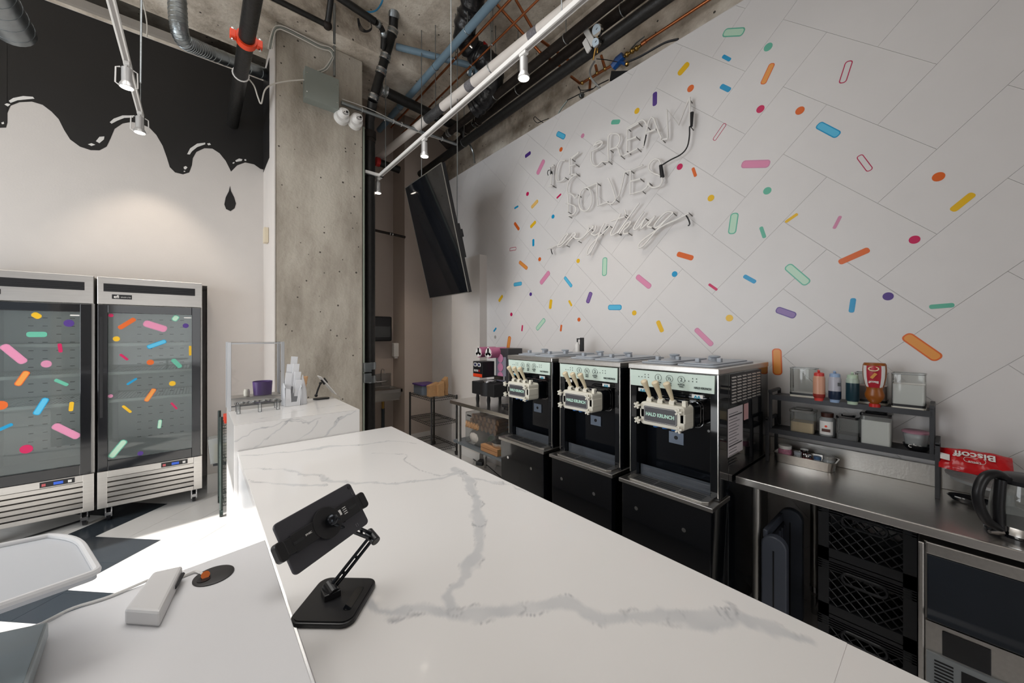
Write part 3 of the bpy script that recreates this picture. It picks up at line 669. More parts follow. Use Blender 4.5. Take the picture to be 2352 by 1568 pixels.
# pump bottle on the far machine
pb = thing('pump_bottle', 'small white bottle with black pump head standing on the furthest machine', 'bottle', (2.60, 2.16, 1.446))
MB().lathe([(.0001,0),(.024,.002),(.024,.06),(.012,.075),(.011,.085)], (2.60,2.16,1.446), 20).build('bottle_body', WPL, pb, smooth=True)
MB().cyl((2.60,2.16,1.531),(2.60,2.16,1.56),.006).box(2.594,2.606,2.11,2.165,1.556,1.566).box(2.585,2.615,2.095,2.12,1.45,1.572).build('pump_head', BLK, pb, bevel=.002)

# ================================================================== HANGING SCREEN
bn, bf = P(1074.4,672.4,X=2.1), P(987.7,684.6,X=2.1); tn, tf = P(1015,376.3,X=1.79), P(929,427.7,X=1.79)
ya, yb = (bn.y+tn.y)/2, (bf.y+tf.y)/2; zb, zt_ = (bn.z+bf.z)/2, (tn.z+tf.z)/2
up = Vector((1.79-2.1, 0, zt_-zb)); hgt = up.length; up.normalize(); nn = Vector((0,1,0)).cross(up).normalized()
if nn.x > 0: nn = -nn
tv = thing('hanging_menu_screen', 'black flat menu screen hung upright and tilted down above the machines', 'screen', (1.95, (ya+yb)/2, zb))
Mtv = Matrix(((nn.x,0,up.x,2.1),(nn.y,1,up.y,ya),(nn.z,0,up.z,zb),(0,0,0,1)))
wtv = yb-ya
MB().box(-.045,-.004,0,wtv,0,hgt).xf(Mtv).build('casing', BLKM, tv, bevel=.003)
MB().box(-.004,0,.008,wtv-.008,.008,hgt-.008).xf(Mtv).build('screen_panel', BLKG, tv)
q = MB(); q.box(-.004,.001,0,.008,0,hgt).box(-.004,.001,wtv-.008,wtv,0,hgt).box(-.004,.001,0,wtv,0,.008).box(-.004,.001,0,wtv,hgt-.008,hgt).xf(Mtv).build('bezel', STEELR, tv)
MB().box(-.10,-.045,.05,.09,hgt*.28,hgt*.55).box(-.10,-.045,.02,.06,hgt*.44,hgt*.50).box(-.10,-.045,wtv-.3,wtv-.26,hgt*.28,hgt*.55).xf(Mtv).build('wall_bracket', BLK, tv)
for (yy, dz) in ((ya+.07, .5), (ya+.57, .97)):
    p = Mtv @ Vector((-.07, yy-ya, hgt*dz)); MB().cyl(p, (p.x, p.y, 4.93), .005, n=8).build('hanger_rod', GALV, tv)

# ================================================================== STEEL TABLES
def steel_table(name, label, x0, x1, y0, y1, z, legs, shelf=None, splash=True):
    t = thing(name, label, 'table', ((x0+x1)/2, (y0+y1)/2, 0))
    m = MB().box(x0, x1, y0, y1, z-.038, z); m.build('table_top', mat('table_steel','#dcd9d5',.26,1,.1,6,.05,90,stretch=(12,1,12)), t, bevel=.004)
    if splash: MB().box(x1-.012, x1+.002, y0, y1, z, z+.105).build('backsplash', STEELR, t, bevel=.002)
    for lx, ly in legs:
        MB().cyl((lx,ly,.11), (lx,ly,z-.038), .0205, n=18).build('leg', STEELR, t, smooth=True)
        MB().cyl((lx,ly,0), (lx,ly,.13), .015, .019, n=14).cyl((lx,ly,.13),(lx,ly,.16), .024, n=16).build('leg_foot', CHROME, t)
    if shelf: MB().box(x0+.03, x1-.03, y0+.03, y1-.03, shelf-.03, shelf).build('under_shelf', mat('grey_shelf', '#7d858c', .45, .5), t, bevel=.003)
    return t
xl = P(1735,1130,Z=.85)
steel_table('prep_table', 'long stainless steel prep table with backsplash carrying the condiment shelf and kettle', 2.175, 2.78, -1.35, .735, .85, ((2.24,.655),(2.70,.50),(2.24,-1.2),(2.70,-1.2)))
steel_table('prep_table', 'small stainless steel table holding the cup sealing machine', 2.20, 2.68, 2.44, 3.70, .85, ((2.25,3.57),(2.63,3.60),(2.25,2.5),(2.63,2.92)), .40, False)
# copper line and dark upright behind the table
tag(MB().cyl((2.74,.73,.70),(2.74,-.9,.72),.011,n=12).build('copper_line', COPPER), 'thin copper pipe running along the wall beneath the steel table', 'pipe')
tag(MB().cyl((2.72,.36,.0),(2.72,.36,.80),.018,n=12).build('drain_upright', mat('dark_pipe','#2b3338',.4)), 'dark upright pipe by the wall under the steel table', 'pipe')
ob = thing('power_outlet', 'dark wall outlet plate with a green plug behind the folded stool', 'outlet', (2.795,.42,.50))
MB().box(2.785,2.80,.38,.45,.44,.55).build('plate', DKG, ob, bevel=.003); MB().cyl((2.76,.415,.49),(2.785,.415,.49),.016).build('plug', mat('teal_plug','#1d5a55',.5), ob)

# ================================================================== CEILING SERVICES
def pipe(name, label, pts, r, m, n=18, cat='pipe', group=None, couplings=(), cm=None, rods=(), cw=.07, smooth=True):
    """pts world points; couplings = fractions along the first-to-last line; rods = points to hang from the slab"""
    pts = [Vector(p) for p in pts]; t = thing(name, label, cat, pts[0], group)
    MB().tube(pts, r, n).build('pipe_run', m, t, smooth=smooth)
    a, b = pts[0], pts[-1]; d = (b-a).normalized()
    for f in couplings:
        c = a+(b-a)*f; MB().cyl(c-d*cw/2, c+d*cw/2, r*1.16, n=n).build('coupling', cm or GALV, t, smooth=True)
        for e in (-.35,.35): MB().cyl(c+d*cw*e-d*.006, c+d*cw*e+d*.006, r*1.22, n=n).build('clamp_band', CHROME, t)
    for p in rods:
        p = Vector(p); MB().cyl(p+Vector((0,0,r*.9)), (p.x,p.y,4.93), .005, n=6).build('hanger_rod', GALV, t)
        u = d.cross(Vector((0,0,1))).normalized(); MB().tube([p+(u*math.cos(k*math.pi/6)+Vector((0,0,1))*math.sin(k*math.pi/6))*(r+.003) for k in range(12)], .004, 6, True).build('hanger_ring', GALV, t)
    return t
def yl(x, y, X, y0, y1):
    """line parallel to Y through photo point (x,y) in the plane X"""
    z = P(x, y, X=X).z; return [(X, y0, z), (X, y1, z)]
def ydots(X, x, z): return (X, P(x, 300, X=X).y, z)
L = yl(1180,245.5,2.6,-.6,5.24); zc = L[0][2]
pipe('large_black_pipe', 'long smooth black pipe nearest the top of the sprinkle wall', L, .05, IRON, rods=[ydots(2.6,x,zc) for x in (1066,)])
L = yl(1313,113,2.66,-.6,4.15); zc = L[0][2]
pipe('black_iron_pipe', 'dirty black iron pipe directly behind the large smooth black pipe', L, .046, IRONR, rods=[ydots(2.66,x,zc) for x in (1190,1430,1090)], couplings=(.985,.93), cm=IRONR)
L = yl(1329,66,2.45,-.6,4.2); zc = L[0][2]
pipe('black_iron_pipe', 'dirty black iron pipe beside the white pipe, second from the sprinkle wall', L, .04, IRONR, rods=[ydots(2.45,x,zc) for x in (1138,1300)], couplings=(.985,), cm=GALV)
tag(MB().tube([(2.45,4.2,zc),(2.45,4.32,zc-.02),(2.55,4.36,zc-.05),(2.66,4.3,zc+.0),(2.66,4.15,zc+.02)], .04, 14).build('elbow_pipe', IRONR, smooth=True), 'curved black elbow joining the two dirty iron pipes at their far end', 'pipe')
wa_, wb2 = P(1200,100,Z=4.04), P(876,357,Z=4.04); dw = (wb2-wa_).normalized(); L = [wa_-dw*3.4, wb2+dw*.15]; zw = 4.04
wp = pipe('white_pipe', 'long white plastic pipe running above the track rail', L, .046, WPIPE, rods=[P(x,y,Z=zw) for x,y in ((1128,155),(1000,262))])
for x0_, x1_, m_ in ((1008,1030,mat('foil_wrap','#6f7072',.4,.7,.5,40,.5,60)),):
    qa, qb = P(982,275,Z=zw), P(1018,246,Z=zw); MB().cyl(wa_+dw*(qa-wa_).dot(dw),wa_+dw*(qb-wa_).dot(dw),.049,n=18).build('foil_wrap', m_, wp, smooth=True)
for xx in (1083,1228):
    pq = wa_+dw*(P(xx,{1083:196,1228:78}[xx],Z=zw)-wa_).dot(dw); MB().cyl(pq-dw*.05,pq+dw*.05,.0468,n=18).build('pipe_print', mat('print_grey','#77757a',.6,noise=.7,nscale=60), wp)
L = yl(1000,153,1.95,-.6,5.2); zb_ = L[0][2]
pipe('blue_pipe', 'long pale blue plastic pipe crossing the ceiling diagonally in view', L, .037, BLUEP, rods=[ydots(1.95,x,zb_) for x in (918,1074,1000)])
pipe('blue_branch_pipe', 'short blue-grey branch pipe meeting the black sloping pipe', [P(910,107,Z=4.72), P(1080,150,Z=4.66), P(1098,172,Z=4.55)], .034, BLUEP, couplings=(.9,), cm=BLUEP)
L = yl(1000,183.7,2.04,-.6,5.0); pipe('copper_pipe', 'bright copper pipe right beside the pale blue pipe', L, .012, COPPER, n=10, rods=[ydots(2.04,1046,L[0][2])])
L = yl(1084,149,2.16,-.6,4.9); pipe('copper_pipe', 'thinner dull copper pipe between the blue pipe and the white pipe', L, .010, COPPER, n=10, rods=[ydots(2.16,1084,L[0][2]), ydots(2.16,1132,L[0][2])])
for k, (a, b) in enumerate((((1236,88,4.35),(1312,147,4.35)), ((1240,120,4.3),(1292,161,4.3)))):
    pa = P(a[0],a[1],Z=a[2]); pb_ = Vector((3.0 if k==0 else 2.9, pa.y, pa.z)); g0 = P((1145,1190)[1-k]-5, (9,0)[1-k], Z=4.8)
    pipe('copper_branch', ('upper','lower')[k]+' copper branch tube crossing behind the large black pipe', [g0, g0+(pa-g0)*.8, pa, pb_-Vector((.12,0,0))], .013, COPPER, n=10)
duct = [P(1092,-25,Z=4.80), P(1078,30,Z=4.72), P(1066,80,Z=4.62), P(1092,120,Z=4.55), P(1128,150,Z=4.42), P(1132,195,Z=4.28), P(1108,232,Z=4.2), P(1088,250,Z=4.16)]
sm = smoothpts(duct, 10)
t = thing('insulated_flex_duct', 'crumpled black insulated duct hanging between the ceiling pipes', 'duct', duct[0])
MB().tube(sm, [.10+.006*math.sin(i*1.3)+.018*random.random() for i in range(len(sm))], 20).build('duct_sleeve', mat('black_sleeve','#1a1a1c',.3,noise=.4,bump=.9,bscale=18), t, smooth=True, angle=1.5)
MB().tube([p for p in smoothpts([P(1060,70,Z=4.6),P(1068,92,Z=4.55),P(1085,110,Z=4.5)],4)], .012, 8).build('strap', CHROME, t)
tag(MB().lathe([(.0001,0),(.03,.0),(.03,.05),(.012,.055),(.012,.09),(.0001,.09)], P(1108,100,Z=4.62), 12, Matrix.Rotation(1.9,4,'Y')).build('sprinkler_head', RED, smooth=True), 'small red sprinkler fitting beside the black flex duct', 'sprinkler')
# sloped black drain + vertical stack by the column
a, b = P(856,232,Y=4.02), P(903,68,Y=3.80); c_ = P(908,-40,Y=3.6)
t = pipe('sloping_drain_pipe', 'black cast iron drain sloping down from the slab beside the column', [a, b], .046, IRON, couplings=(.05,.42,.62,.97), cw=.06)
MB().tube([b, b+(c_-b)*.15+Vector((0,0,.0)), c_], .046, 16).build('pipe_run', IRON, t, smooth=True)
for f in (.35,.62): p = b+(c_-b)*f; d = (c_-b).normalized(); MB().cyl(p-d*.03,p+d*.03,.054,n=16).build('coupling', GALV, t)
VX, VY = 1.475, 4.215
t = thing('vertical_stack_pipe', 'tall vertical black drain pipe standing right of the concrete column', 'pipe', (VX,VY,0))
MB().cyl((VX,VY,0),(VX,VY,3.88),.056,n=22).build('pipe_run', IRON, t, smooth=True)
for z, rr_, m_ in ((3.84,.066,IRONR),(3.80,.06,IRONR),(1.25,.066,GALV),(1.10,.066,GALV)): MB().cyl((VX,VY,z-.04),(VX,VY,z+.04),rr_,n=22).build('coupling', m_, t, smooth=True)
MB().tube([(VX,VY,3.86),(VX-.02,VY-.05,3.98),a],.05,14).build('offset_bend', IRON, t, smooth=True)
g = P(877,207,Y=4.1); pipe('cross_drain_pipe', 'black drain pipe crossing behind the blue pipe at the far end', [g, g+Vector((1.1,0,-.06))], .055, IRON, couplings=(.02,), cm=GALV)
g = P(868,372,Y=5.0); t = pipe('capped_stub_pipe', 'short black stub pipe with a red end near the far white pipe', [g+Vector((.0,0,0)), g+Vector((.30,0,-.02))], .05, IRON)
MB().cyl(g-Vector((.03,0,0)), g+Vector((.02,0,0)), .06, n=16).build('red_cap', RED, t)
g = P(862,529,Y=5.2); pipe('rusty_stub_pipe', 'thin rusty pipe stub sticking out beside the vertical drain pipe', [g, g+Vector((.44,0,-.02))], .018, IRONR, couplings=(.52,), cm=IRONR, cw=.05)
# conduit from the junction box
c0, c1 = P(784,236,Y=4.05), P(1048,331,Y=4.05); t = pipe('grey_conduit', 'grey conduit with cable ties running right from the junction box', [c0, c1], .02, GALV, n=12)
for f in (.15,.33,.40,.47,.62,.85): p = c0+(c1-c0)*f; MB().tube([p+Vector((0,math.cos(k*math.pi/4)*.025,math.sin(k*math.pi/4)*.025)) for k in range(8)], .0025, 4, True).build('cable_tie', WPL, t)
MB().tube(smoothpts([c0+Vector((0,-.02,.03)), c0+(c1-c0)*.2+Vector((0,-.02,.032)), c0+(c1-c0)*.4+Vector((0,-.02,.0)), c0+(c1-c0)*.62+Vector((0,-.024,-.035)), c0+(c1-c0)*.95+Vector((0,-.02,-.02))],6), .004, 6).build('cable', mat('grey_cable','#b5b2ad',.5), t)
# junction box on the column
bx = [P(x,y,Y=4.01) for x,y in ((701,152),(778,182),(778,251),(701,223))]; x0_,x1_ = bx[0].x,bx[1].x; z1_ = (bx[0].z+bx[1].z)/2; z0_ = (bx[2].z+bx[3].z)/2
t = thing('junction_box', 'grey metal junction box on the concrete column', 'box', ((x0_+x1_)/2,4.06,z0_))
JG = mat('box_grey','#868c86',.5,.2); MB().box(x0_,x1_,4.016,4.11,z0_,z1_).build('enclosure', JG, t, bevel=.002); MB().box(x0_-.002,x1_+.002,4.01,4.016,z0_-.002,z1_+.002).build('cover', JG, t, bevel=.001)
for xx in (x0_+.015,x1_-.015):
    for zz in (z0_+.06,z1_-.06): MB().cyl((xx,4.007,zz),(xx,4.011,zz),.005,n=8).build('screw', CHROME, t)
for cx_, cy_, nm in ((789,259,'left'),(820,271,'right')):
    p = P(cx_,cy_,Y=4.03); t = thing('security_camera', f'white dome security camera, {nm} of the pair under the junction box', 'camera', (p.x,4.11,p.z), 'dome cameras on the column')
    MB().cyl((p.x,4.11,p.z-.02),(p.x,4.05,p.z-.02),.075,.066,n=24).build('mount', WPL, t, smooth=True)
    MB().ball((p.x,4.045,p.z),.056,n=20).build('dome', WPL, t, smooth=True)
    MB().cyl((p.x+.01,3.987,p.z-.01),(p.x+.008,4.0,p.z-.008),.038,n=20).build('face_plate', mat('camera_face','#e8e6e3',.3), t)
    for dx in (-.010,.022): MB().cyl((p.x+dx,3.984,p.z-.002),(p.x+dx,3.989,p.z-.002),.0125,n=14).build('lens', BLKG, t)
    MB().tube([(p.x+.008+.026*math.cos(a),3.985,p.z-.012+.02*math.sin(a)) for a in [math.pi+.3+k*.28 for k in range(10)]],.0025,5).build('gasket', BLK, t)
GC = mat('pale_cable','#c9c5bd',.5)
def cable(name, label, px, r, m, Y=None, Z=None, X=None, k=5, cat='cable', group=None):
    return tag(MB().tube(smoothpts([P(x,y,Y=Y,Z=Z,X=X) for x,y in px],k), r, 6).build(name, m, smooth=True), label, cat, group)
for i in range(3):
    d = i*4.5
    cable('grey_cable', ('outermost','middle','innermost')[i]+' of three grey cables wrapping over the column top', [(616+d,112),(624+d*.8,76),(634+d*.7,60+d*.8),(655,62+d),(700,84+d),(735,102+d),(757,108+d),(768-d*.5,120+d),(765-d*.5,135),(752-d,158),(738-d*3,166)], .006, JG if i%2 else GC, Y=4.075)
cable('white_cable', 'white cable drooping from the junction box to the black pipe at left', [(698,183),(660,186),(625,194),(608,208),(600,238),(592,222),(583,196),(566,176)], .006, GC, Y=4.0)
tag(MB().cyl(P(768,175,Y=4.08), P(768,12,Y=4.08), .012, n=10).build('column_conduit', GALV, smooth=True), 'vertical grey conduit rising from the junction box to the slab', 'conduit')
tag(MB().cyl(P(768,100,Y=3.875), P(768,8,Y=3.875), .012, n=10).build('slab_conduit', GALV, smooth=True), 'vertical grey conduit on the face of the concrete beam above the junction box', 'conduit')
t = thing('wall_conduit', 'thin pale conduit running down the right edge of the column', 'conduit', (1.378,4.12,1)); MB().cyl((1.378,4.13,.0),(1.378,4.13,3.86),.012,n=10).build('conduit_run', mat('pale_green_conduit','#9aa396',.5,.3), t, smooth=True)
for z in (1.245,1.13): MB().box(1.365,1.44,4.06,4.12,z-.05,z+.048).build('switch_box', GALV, t, bevel=.003)
# small black pipes on the slab
p0, p1 = P(622,-8,Y=3.84), P(752,58,Y=3.84); t = pipe('slab_pipe', 'black pipe along the beam above the column, ending in a brown elbow', [p0-Vector((.6,0,-.0)), p1], .024, IRON)
MB().ball(p1, .042, n=14).build('elbow', IRONR, t, smooth=True); MB().cyl(p1, P(765,-40,Y=3.6), .026, n=14).build('riser', IRON, t, smooth=True)
p0, p1 = P(740,-20,Y=3.66), P(862,50,Y=3.66); t = pipe('slab_pipe', 'black pipe on the slab right of the vertical grey conduit, turning down', [p0-Vector((.4,0,-.1)), p1], .034, IRON)
MB().tube(smoothpts([p1,P(874,62,Y=3.7),P(881,80,Y=3.75),P(880,112,Y=3.85)],4), .028, 12).build('elbow', IRON, t, smooth=True)
for q_ in ((868,55,3.68),(881,78,3.74)): c = P(q_[0],q_[1],Y=q_[2]); MB().ball(c,.036,n=12).build('coupling', GALV, t)
cable('blue_cable', 'bundle of blue network cable curving on the slab', [(800,2),(815,18),(840,27),(862,25),(876,8),(880,-10)], .008, mat('blue_cable','#2f7ba3',.4), Z=4.88)
t = thing('wire_coil', 'coil of dark wire hanging from the black slab pipe', 'wire', P(840,60,Y=3.64))
for k in range(5): MB().tube(smoothpts([P(x,y,Y=3.64) for x,y in [(824-k*.8,42),(830-k,60+k*2),(842,70+k),(854,62+k),(848,45)]],5), .003, 6).build('wire_loop', BLKM, t)
# ---- plumbing group above the wall edge
PX = 2.93
L1, L2 = P(1472,103,X=PX), P(1478,98,X=PX); zc = L2.z
t = thing('copper_water_line', 'bright copper water line above the wall ending at a brass valve', 'pipe', L2)
MB().cyl(L2,(PX,-.6,zc),.012,n=12).build('pipe_run', COPPER, t, smooth=True); MB().cyl(P(1474,101,X=PX),P(1484,94,X=PX),.018,n=12).build('union', COPPER, t)
MB().cyl(P(1434,130,X=PX),P(1472,104,X=PX),.013,n=12).build('brass_run', BRASS, t, smooth=True)
for x_, y_ in ((1440,125),(1452,117),(1462,111)): MB().ball(P(x_,y_,X=PX),.023,n=10).build('valve_body', BRASS, t)
MB().tube([P(1450,112,X=PX-.02),P(1462,98,X=PX-.03),P(1480,84,X=PX-.03)], .007, 6).build('valve_lever', GALV, t)
BLV = mat('blue_valve','#1f4f91',.35); t = thing('blue_backflow_valve', 'blue valve block on the copper plumbing above the wall', 'valve', P(1418,140,X=PX))
MB().tube([P(1408,155,X=PX),P(1420,140,X=PX),P(1432,128,X=PX)], [.035,.042,.035], 8).build('valve_body', BLV, t); MB().cyl(P(1420,140,X=PX),P(1436,147,X=PX-.05),.014,n=10).build('test_cock', BLV, t); MB().ball(P(1440,147,X=PX-.05),.02,n=10).build('brass_cap', BRASS, t)
t = thing('copper_manifold', 'brown copper manifold with tees below the large black pipe', 'pipe', P(1350,185,X=PX))
MB().tube([P(1406,150,X=PX),P(1385,162,X=PX),P(1362,176,X=PX),P(1338,190,X=PX),P(1332,191,X=PX),P(1312,176,X=PX)], .013, 10).build('pipe_run', COPPER, t, smooth=True)
for a_, b_ in (((1372,168),(1368,150)),((1390,158),(1381,128)),((1356,182),(1354,208))): MB().cyl(P(*a_,X=PX),P(*b_,X=PX),.013,n=10).build('branch', COPPER, t, smooth=True)
for p_ in ((1372,168),(1390,158),(1356,180),(1338,190)): MB().ball(P(*p_,X=PX),.02,n=10).build('fitting', BRASS, t)
cable('flexible_conduit', 'bent pale flexible conduit hanging in front of the manifold', [(1366,140),(1356,158),(1356,175),(1366,190),(1378,202)], .010, mat('flex_grey','#9a9a98',.45), X=2.86)
cable('black_wire', 'looping black wire along the wall top right of the wired corner', [(1250,283),(1237,275),(1229,268),(1226,274),(1234,282),(1245,278),(1260,272)], .004, BLK, X=2.82, cat='wire')
cable('black_wire', 'long black wire draped over the wall top below the manifold', [(1303,230),(1325,219),(1340,212),(1360,205),(1372,196),(1398,183)], .005, BLK, X=2.86, cat='wire')
cable('black_wire', 'looped black wire above the camera-like fitting', [(1334,215),(1332,205),(1328,198),(1332,206),(1345,207),(1362,203)], .004, BLK, X=2.85, cat='wire')
cable('grey_flex', 'straight grey conduit leaning on the wall top', [(1282,262),(1290,248),(1303,231)], .009, JG, X=2.86, cat='conduit')
cable('dark_hose', 'dark rubber hose running right from the blue valve', [(1440,143),(1470,130),(1505,110),(1530,97),(1558,90)], .009, DKG, X=2.88, cat='hose')
cable('black_wire', 'black wire reaching left from the blue valve', [(1370,135),(1390,137),(1418,142)], .0035, BLK, X=2.82, cat='wire')
t = thing('fitting_camera', 'small grey round fitting on the wall top under the looped wires', 'fitting', P(1336,219,X=2.85)); MB().ball(P(1336,219,X=2.85),.028,n=12).build('housing', GALV, t, smooth=True); MB().cyl(P(1336,219,X=2.82),P(1336,219,X=2.85),.012,n=10).build('lens', BLKG, t)
tag(MB().prism([P(x,y,X=2.86) for x,y in ((1400,185),(1404,163),(1443,162),(1425,173))], (.1,0,0)).build('black_bracket', BLKM), 'black metal bracket plate on top of the wall edge', 'bracket')
# thermometers and dial gauges on the iron pipe
for k, (x0g,y0g,x1g,y1g,gx,gy,gr) in enumerate(((1338,58,1362,100,1370,69,12.5),(1341,92,1352,116,1368,98,10))):
    GX = 2.50; a = P(x0g,y0g,X=GX); b = P(x1g,y1g,X=GX); c = P(gx,gy,X=GX); r_ = gr*dist(gx,X=GX)/F
    t = thing('pipe_gauge', ('upper','lower')[k]+' thermometer and round dial gauge clipped on the black pipes', 'gauge', b, 'gauges on the black pipes')
    d = (b-a).normalized(); nrm = Vector((-1,0,-.2)).normalized(); s_ = d.cross(nrm).normalized()*.024
    MB().prism([a-s_,a+s_,b+s_,b-s_], nrm*-.02).build('thermometer', WPL, t, bevel=.004)
    MB().cyl(c, c+Vector((.03,0,.01)), r_, n=24).build('gauge_case', CHROME, t, smooth=True); MB().cyl(c+Vector((-.001,0,0)), c+Vector((-.003,0,-.001)), r_*.88, n=24).build('dial_face', mat('dial_face','#b9c8d4',.4), t)
    MB().cyl(c+Vector((-.005,0,0)), c+Vector((-.005,-r_*.7,r_*.35)), .003, n=5).build('needle', BLK, t); MB().cyl(c+Vector((.01,0,0)), b+Vector((.06,0,-.05)), .007, n=8).build('stem', BRASS, t)
pc = [P(1066,318,X=2.62),P(1078,330,X=2.68),P(1086,348,X=2.72),P(1090,374,X=2.80)]
tag(MB().tube(smoothpts([P(1063,300,X=2.62)]+pc,6), .012, 8).build('bent_conduit', GALV, smooth=True), 'bent silver conduit dropping from the large black pipe to the wall', 'conduit')

# ================================================================== TRACK LIGHTING
LAMP = mat('lamp_glow', '#ffffff', .5, emit='#fff2e0', es=14)
def track(name, label, X, Z, y0, y1, rods):
    t = thing(name, label, 'track rail', (X,(y0+y1)/2,Z)); MB().box(X-.018,X+.018,y0,y1,Z-.012,Z+.020).build('rail', WPL, t, bevel=.002); MB().box(X-.008,X+.008,y0,y1,Z-.0135,Z-.0119).build('track_slot', mat('slot_grey','#8b8784',.5), t)
    for y in rods: MB().cyl((X,y,Z+.02),(X,y,4.93),.004,n=6).build('hanger_rod', GALV, t)
    return t
def spot(x, y, X, Z, label, aim, e, cage=False):
    yy = P(x, y, X=X).y; t = thing('track_spotlight', label, 'spotlight', (X, yy, Z-.012), 'track spotlights')
    MB().box(X-.015,X+.015,yy-.03,yy+.03,Z-.032,Z-.012).build('adapter', WPL, t, bevel=.002); MB().cyl((X,yy,Z-.032),(X,yy,Z-.055),.006,n=8).build('stem', WPL, t)
    MB().cyl((X,yy,Z-.05),(X,yy,Z-.14),.026,n=20).build('lamp_body', mat('silver_lamp','#c6c6c6',.35,.6), t, smooth=True)
    bz = Z-.14
    MB().lathe([(.026,0),(.036,-.02),(.038,-.035),(.034,-.036),(.0001,-.034)], (X,yy,bz), 22).build('reflector_rim', mat('silver_lamp'), t, smooth=True)
    MB().lathe([(.033,-.0365),(.02,-.041),(.0001,-.043)], (X,yy,bz), 20).build('bulb', LAMP, t, smooth=True)
    if cage:
        for s_ in (-1,1): MB().tube([(X+s_*.03,yy,Z-.05),(X+s_*.05,yy,Z-.06),(X+s_*.052,yy,bz-.02),(X+s_*.036,yy,bz-.03)],.004,6).build('yoke', WPL, t)
    l = light('spot_beam', 'SPOT', (X,yy,bz-.06), aim, e, (1,.86,.7), spot_size=R(75), spot_blend=.7, shadow_soft_size=.03); return t
ZT = P(1200,119,X=1.57).z
track('track_rail', 'white track lighting rail running from the vertical drain pipe toward the camera', 1.57, ZT, -.6, 4.25, (P(1036,250,X=1.57).y, P(1290,60,X=1.57).y, 4.0))
spot(1203,115,1.57,ZT,'lit silver track spotlight nearest the camera, beside the neon sign wall',(.7,.25,-1),14)
spot(975,322,1.57,ZT,'lit silver track spotlight above the hanging menu screen',(.35,.3,-1),22)
spot(868,416,1.57,ZT,'lit silver track spotlight at the far end by the vertical drain pipe',(.3,.25,-1),26)
t = thing('rail_bracket', 'grey bracket holding the rail end to the vertical drain pipe', 'bracket', (1.5,4.2,ZT)); MB().box(1.40,1.60,4.14,4.16,ZT-.015,ZT+.015).box(1.56,1.60,4.14,4.26,ZT-.015,ZT+.015).build('bracket_arm', WPL, t); MB().cyl((1.475,4.215,ZT-.02),(1.475,4.215,ZT+.02),.062,n=20).build('pipe_clamp', GALV, t)
XL = -.36; ZL = P(321,255,X=XL).z
track('track_rail', 'white track lighting rail in front of the black drip mural', XL, ZL, .8, 4.33, (P(323,190,X=XL).y-.0, 2.2))
spot(291,128,XL,ZL,'lit track spotlight high on the rail before the black mural',(0,.8,-1),12,True)
spot(321,258,XL,ZL,'lit track spotlight low on the rail making a pool of light on the back wall',(0,.6,-1),18,True)

# ---- left ceiling: galvanised ducts, black pipe with orange clamp
def spiral(name, label, pts, r):
    t = thing(name, label, 'duct', pts[0]); sp_ = smoothpts(pts, 6); MB().tube(sp_, r, 24).build('duct_run', GALV, t, smooth=True, angle=1.2)
    Ls = 0
    for i in range(1, len(sp_)):
        seg = sp_[i]-sp_[i-1]; n_ = max(1, int(seg.length/.09))
        for k in range(n_):
            c = sp_[i-1]+seg*((k+.5)/n_); d = seg.normalized(); u = d.orthogonal().normalized(); v_ = d.cross(u)
            MB().tube([c+(u*math.cos(a*math.pi/10)+v_*math.sin(a*math.pi/10))*(r+.001)+d*.03*a/20 for a in range(21)], .002, 4).build('duct_seam', GALV, t)
    return t
dz = P(500,128,Y=4.66)
spiral('spiral_duct', 'narrow silver spiral duct bending down along the top of the back wall', [P(404,-70,Y=3.72),P(407,0,Y=3.74),P(411,60,Y=3.76),P(422,93,Y=3.83),P(450,108,Y=4.0),P(500,128,Y=4.25),(P(640,182,Y=4.62))], .056)
Xd = -.95; q = yl(22,55,Xd,1.2,P(30,70,X=Xd).y)
spiral('spiral_duct', 'wide silver duct end hanging in the top left corner of the photo', q, .105)
L = yl(555,150,.275,-.2,4.84); zb2 = P(535,285,Y=4.84).z
t = pipe('black_clamped_pipe', 'black pipe with an orange grooved clamp running into the mural', [(.275,-.2,zb2),(.275,4.838,zb2)], .052, IRON)
yc_ = P(566,85,X=.275).y; zq = zb2; oc = MB().cyl((.275,yc_-.028,zq),(.275,yc_+.028,zq),.066,n=24).build('grooved_clamp', ORG_, t, smooth=True)
for s_ in (-1,1):
    MB().box(.275+s_*.062,.275+s_*.10,yc_-.022,yc_+.022,zq-.028,zq+.028).build('clamp_lug', ORG_, oc, bevel=.005); MB().cyl((.275+s_*.083,yc_,zq-.045),(.275+s_*.083,yc_,zq+.045),.010,n=8).build('clamp_bolt', CHROME, oc)
MB().tube([(.275+.056*math.cos(k*math.pi/8),P(553,178,X=.275).y,zq+.056*math.sin(k*math.pi/8)) for k in range(16)],.006,6,True).build('pipe_strap', WPL, t)
tag(MB().cyl(P(323,190,X=-.30),P(325,-30,X=-.30),.006,n=6).build('ceiling_rod', GALV), 'thin vertical rod beside the left track rail', 'rod')
cable('loose_wire', 'short pale loose wire dangling above the black mural', [(326,-5),(334,30),(338,60),(337,84)], .005, GC, Y=4.5, cat='wire')

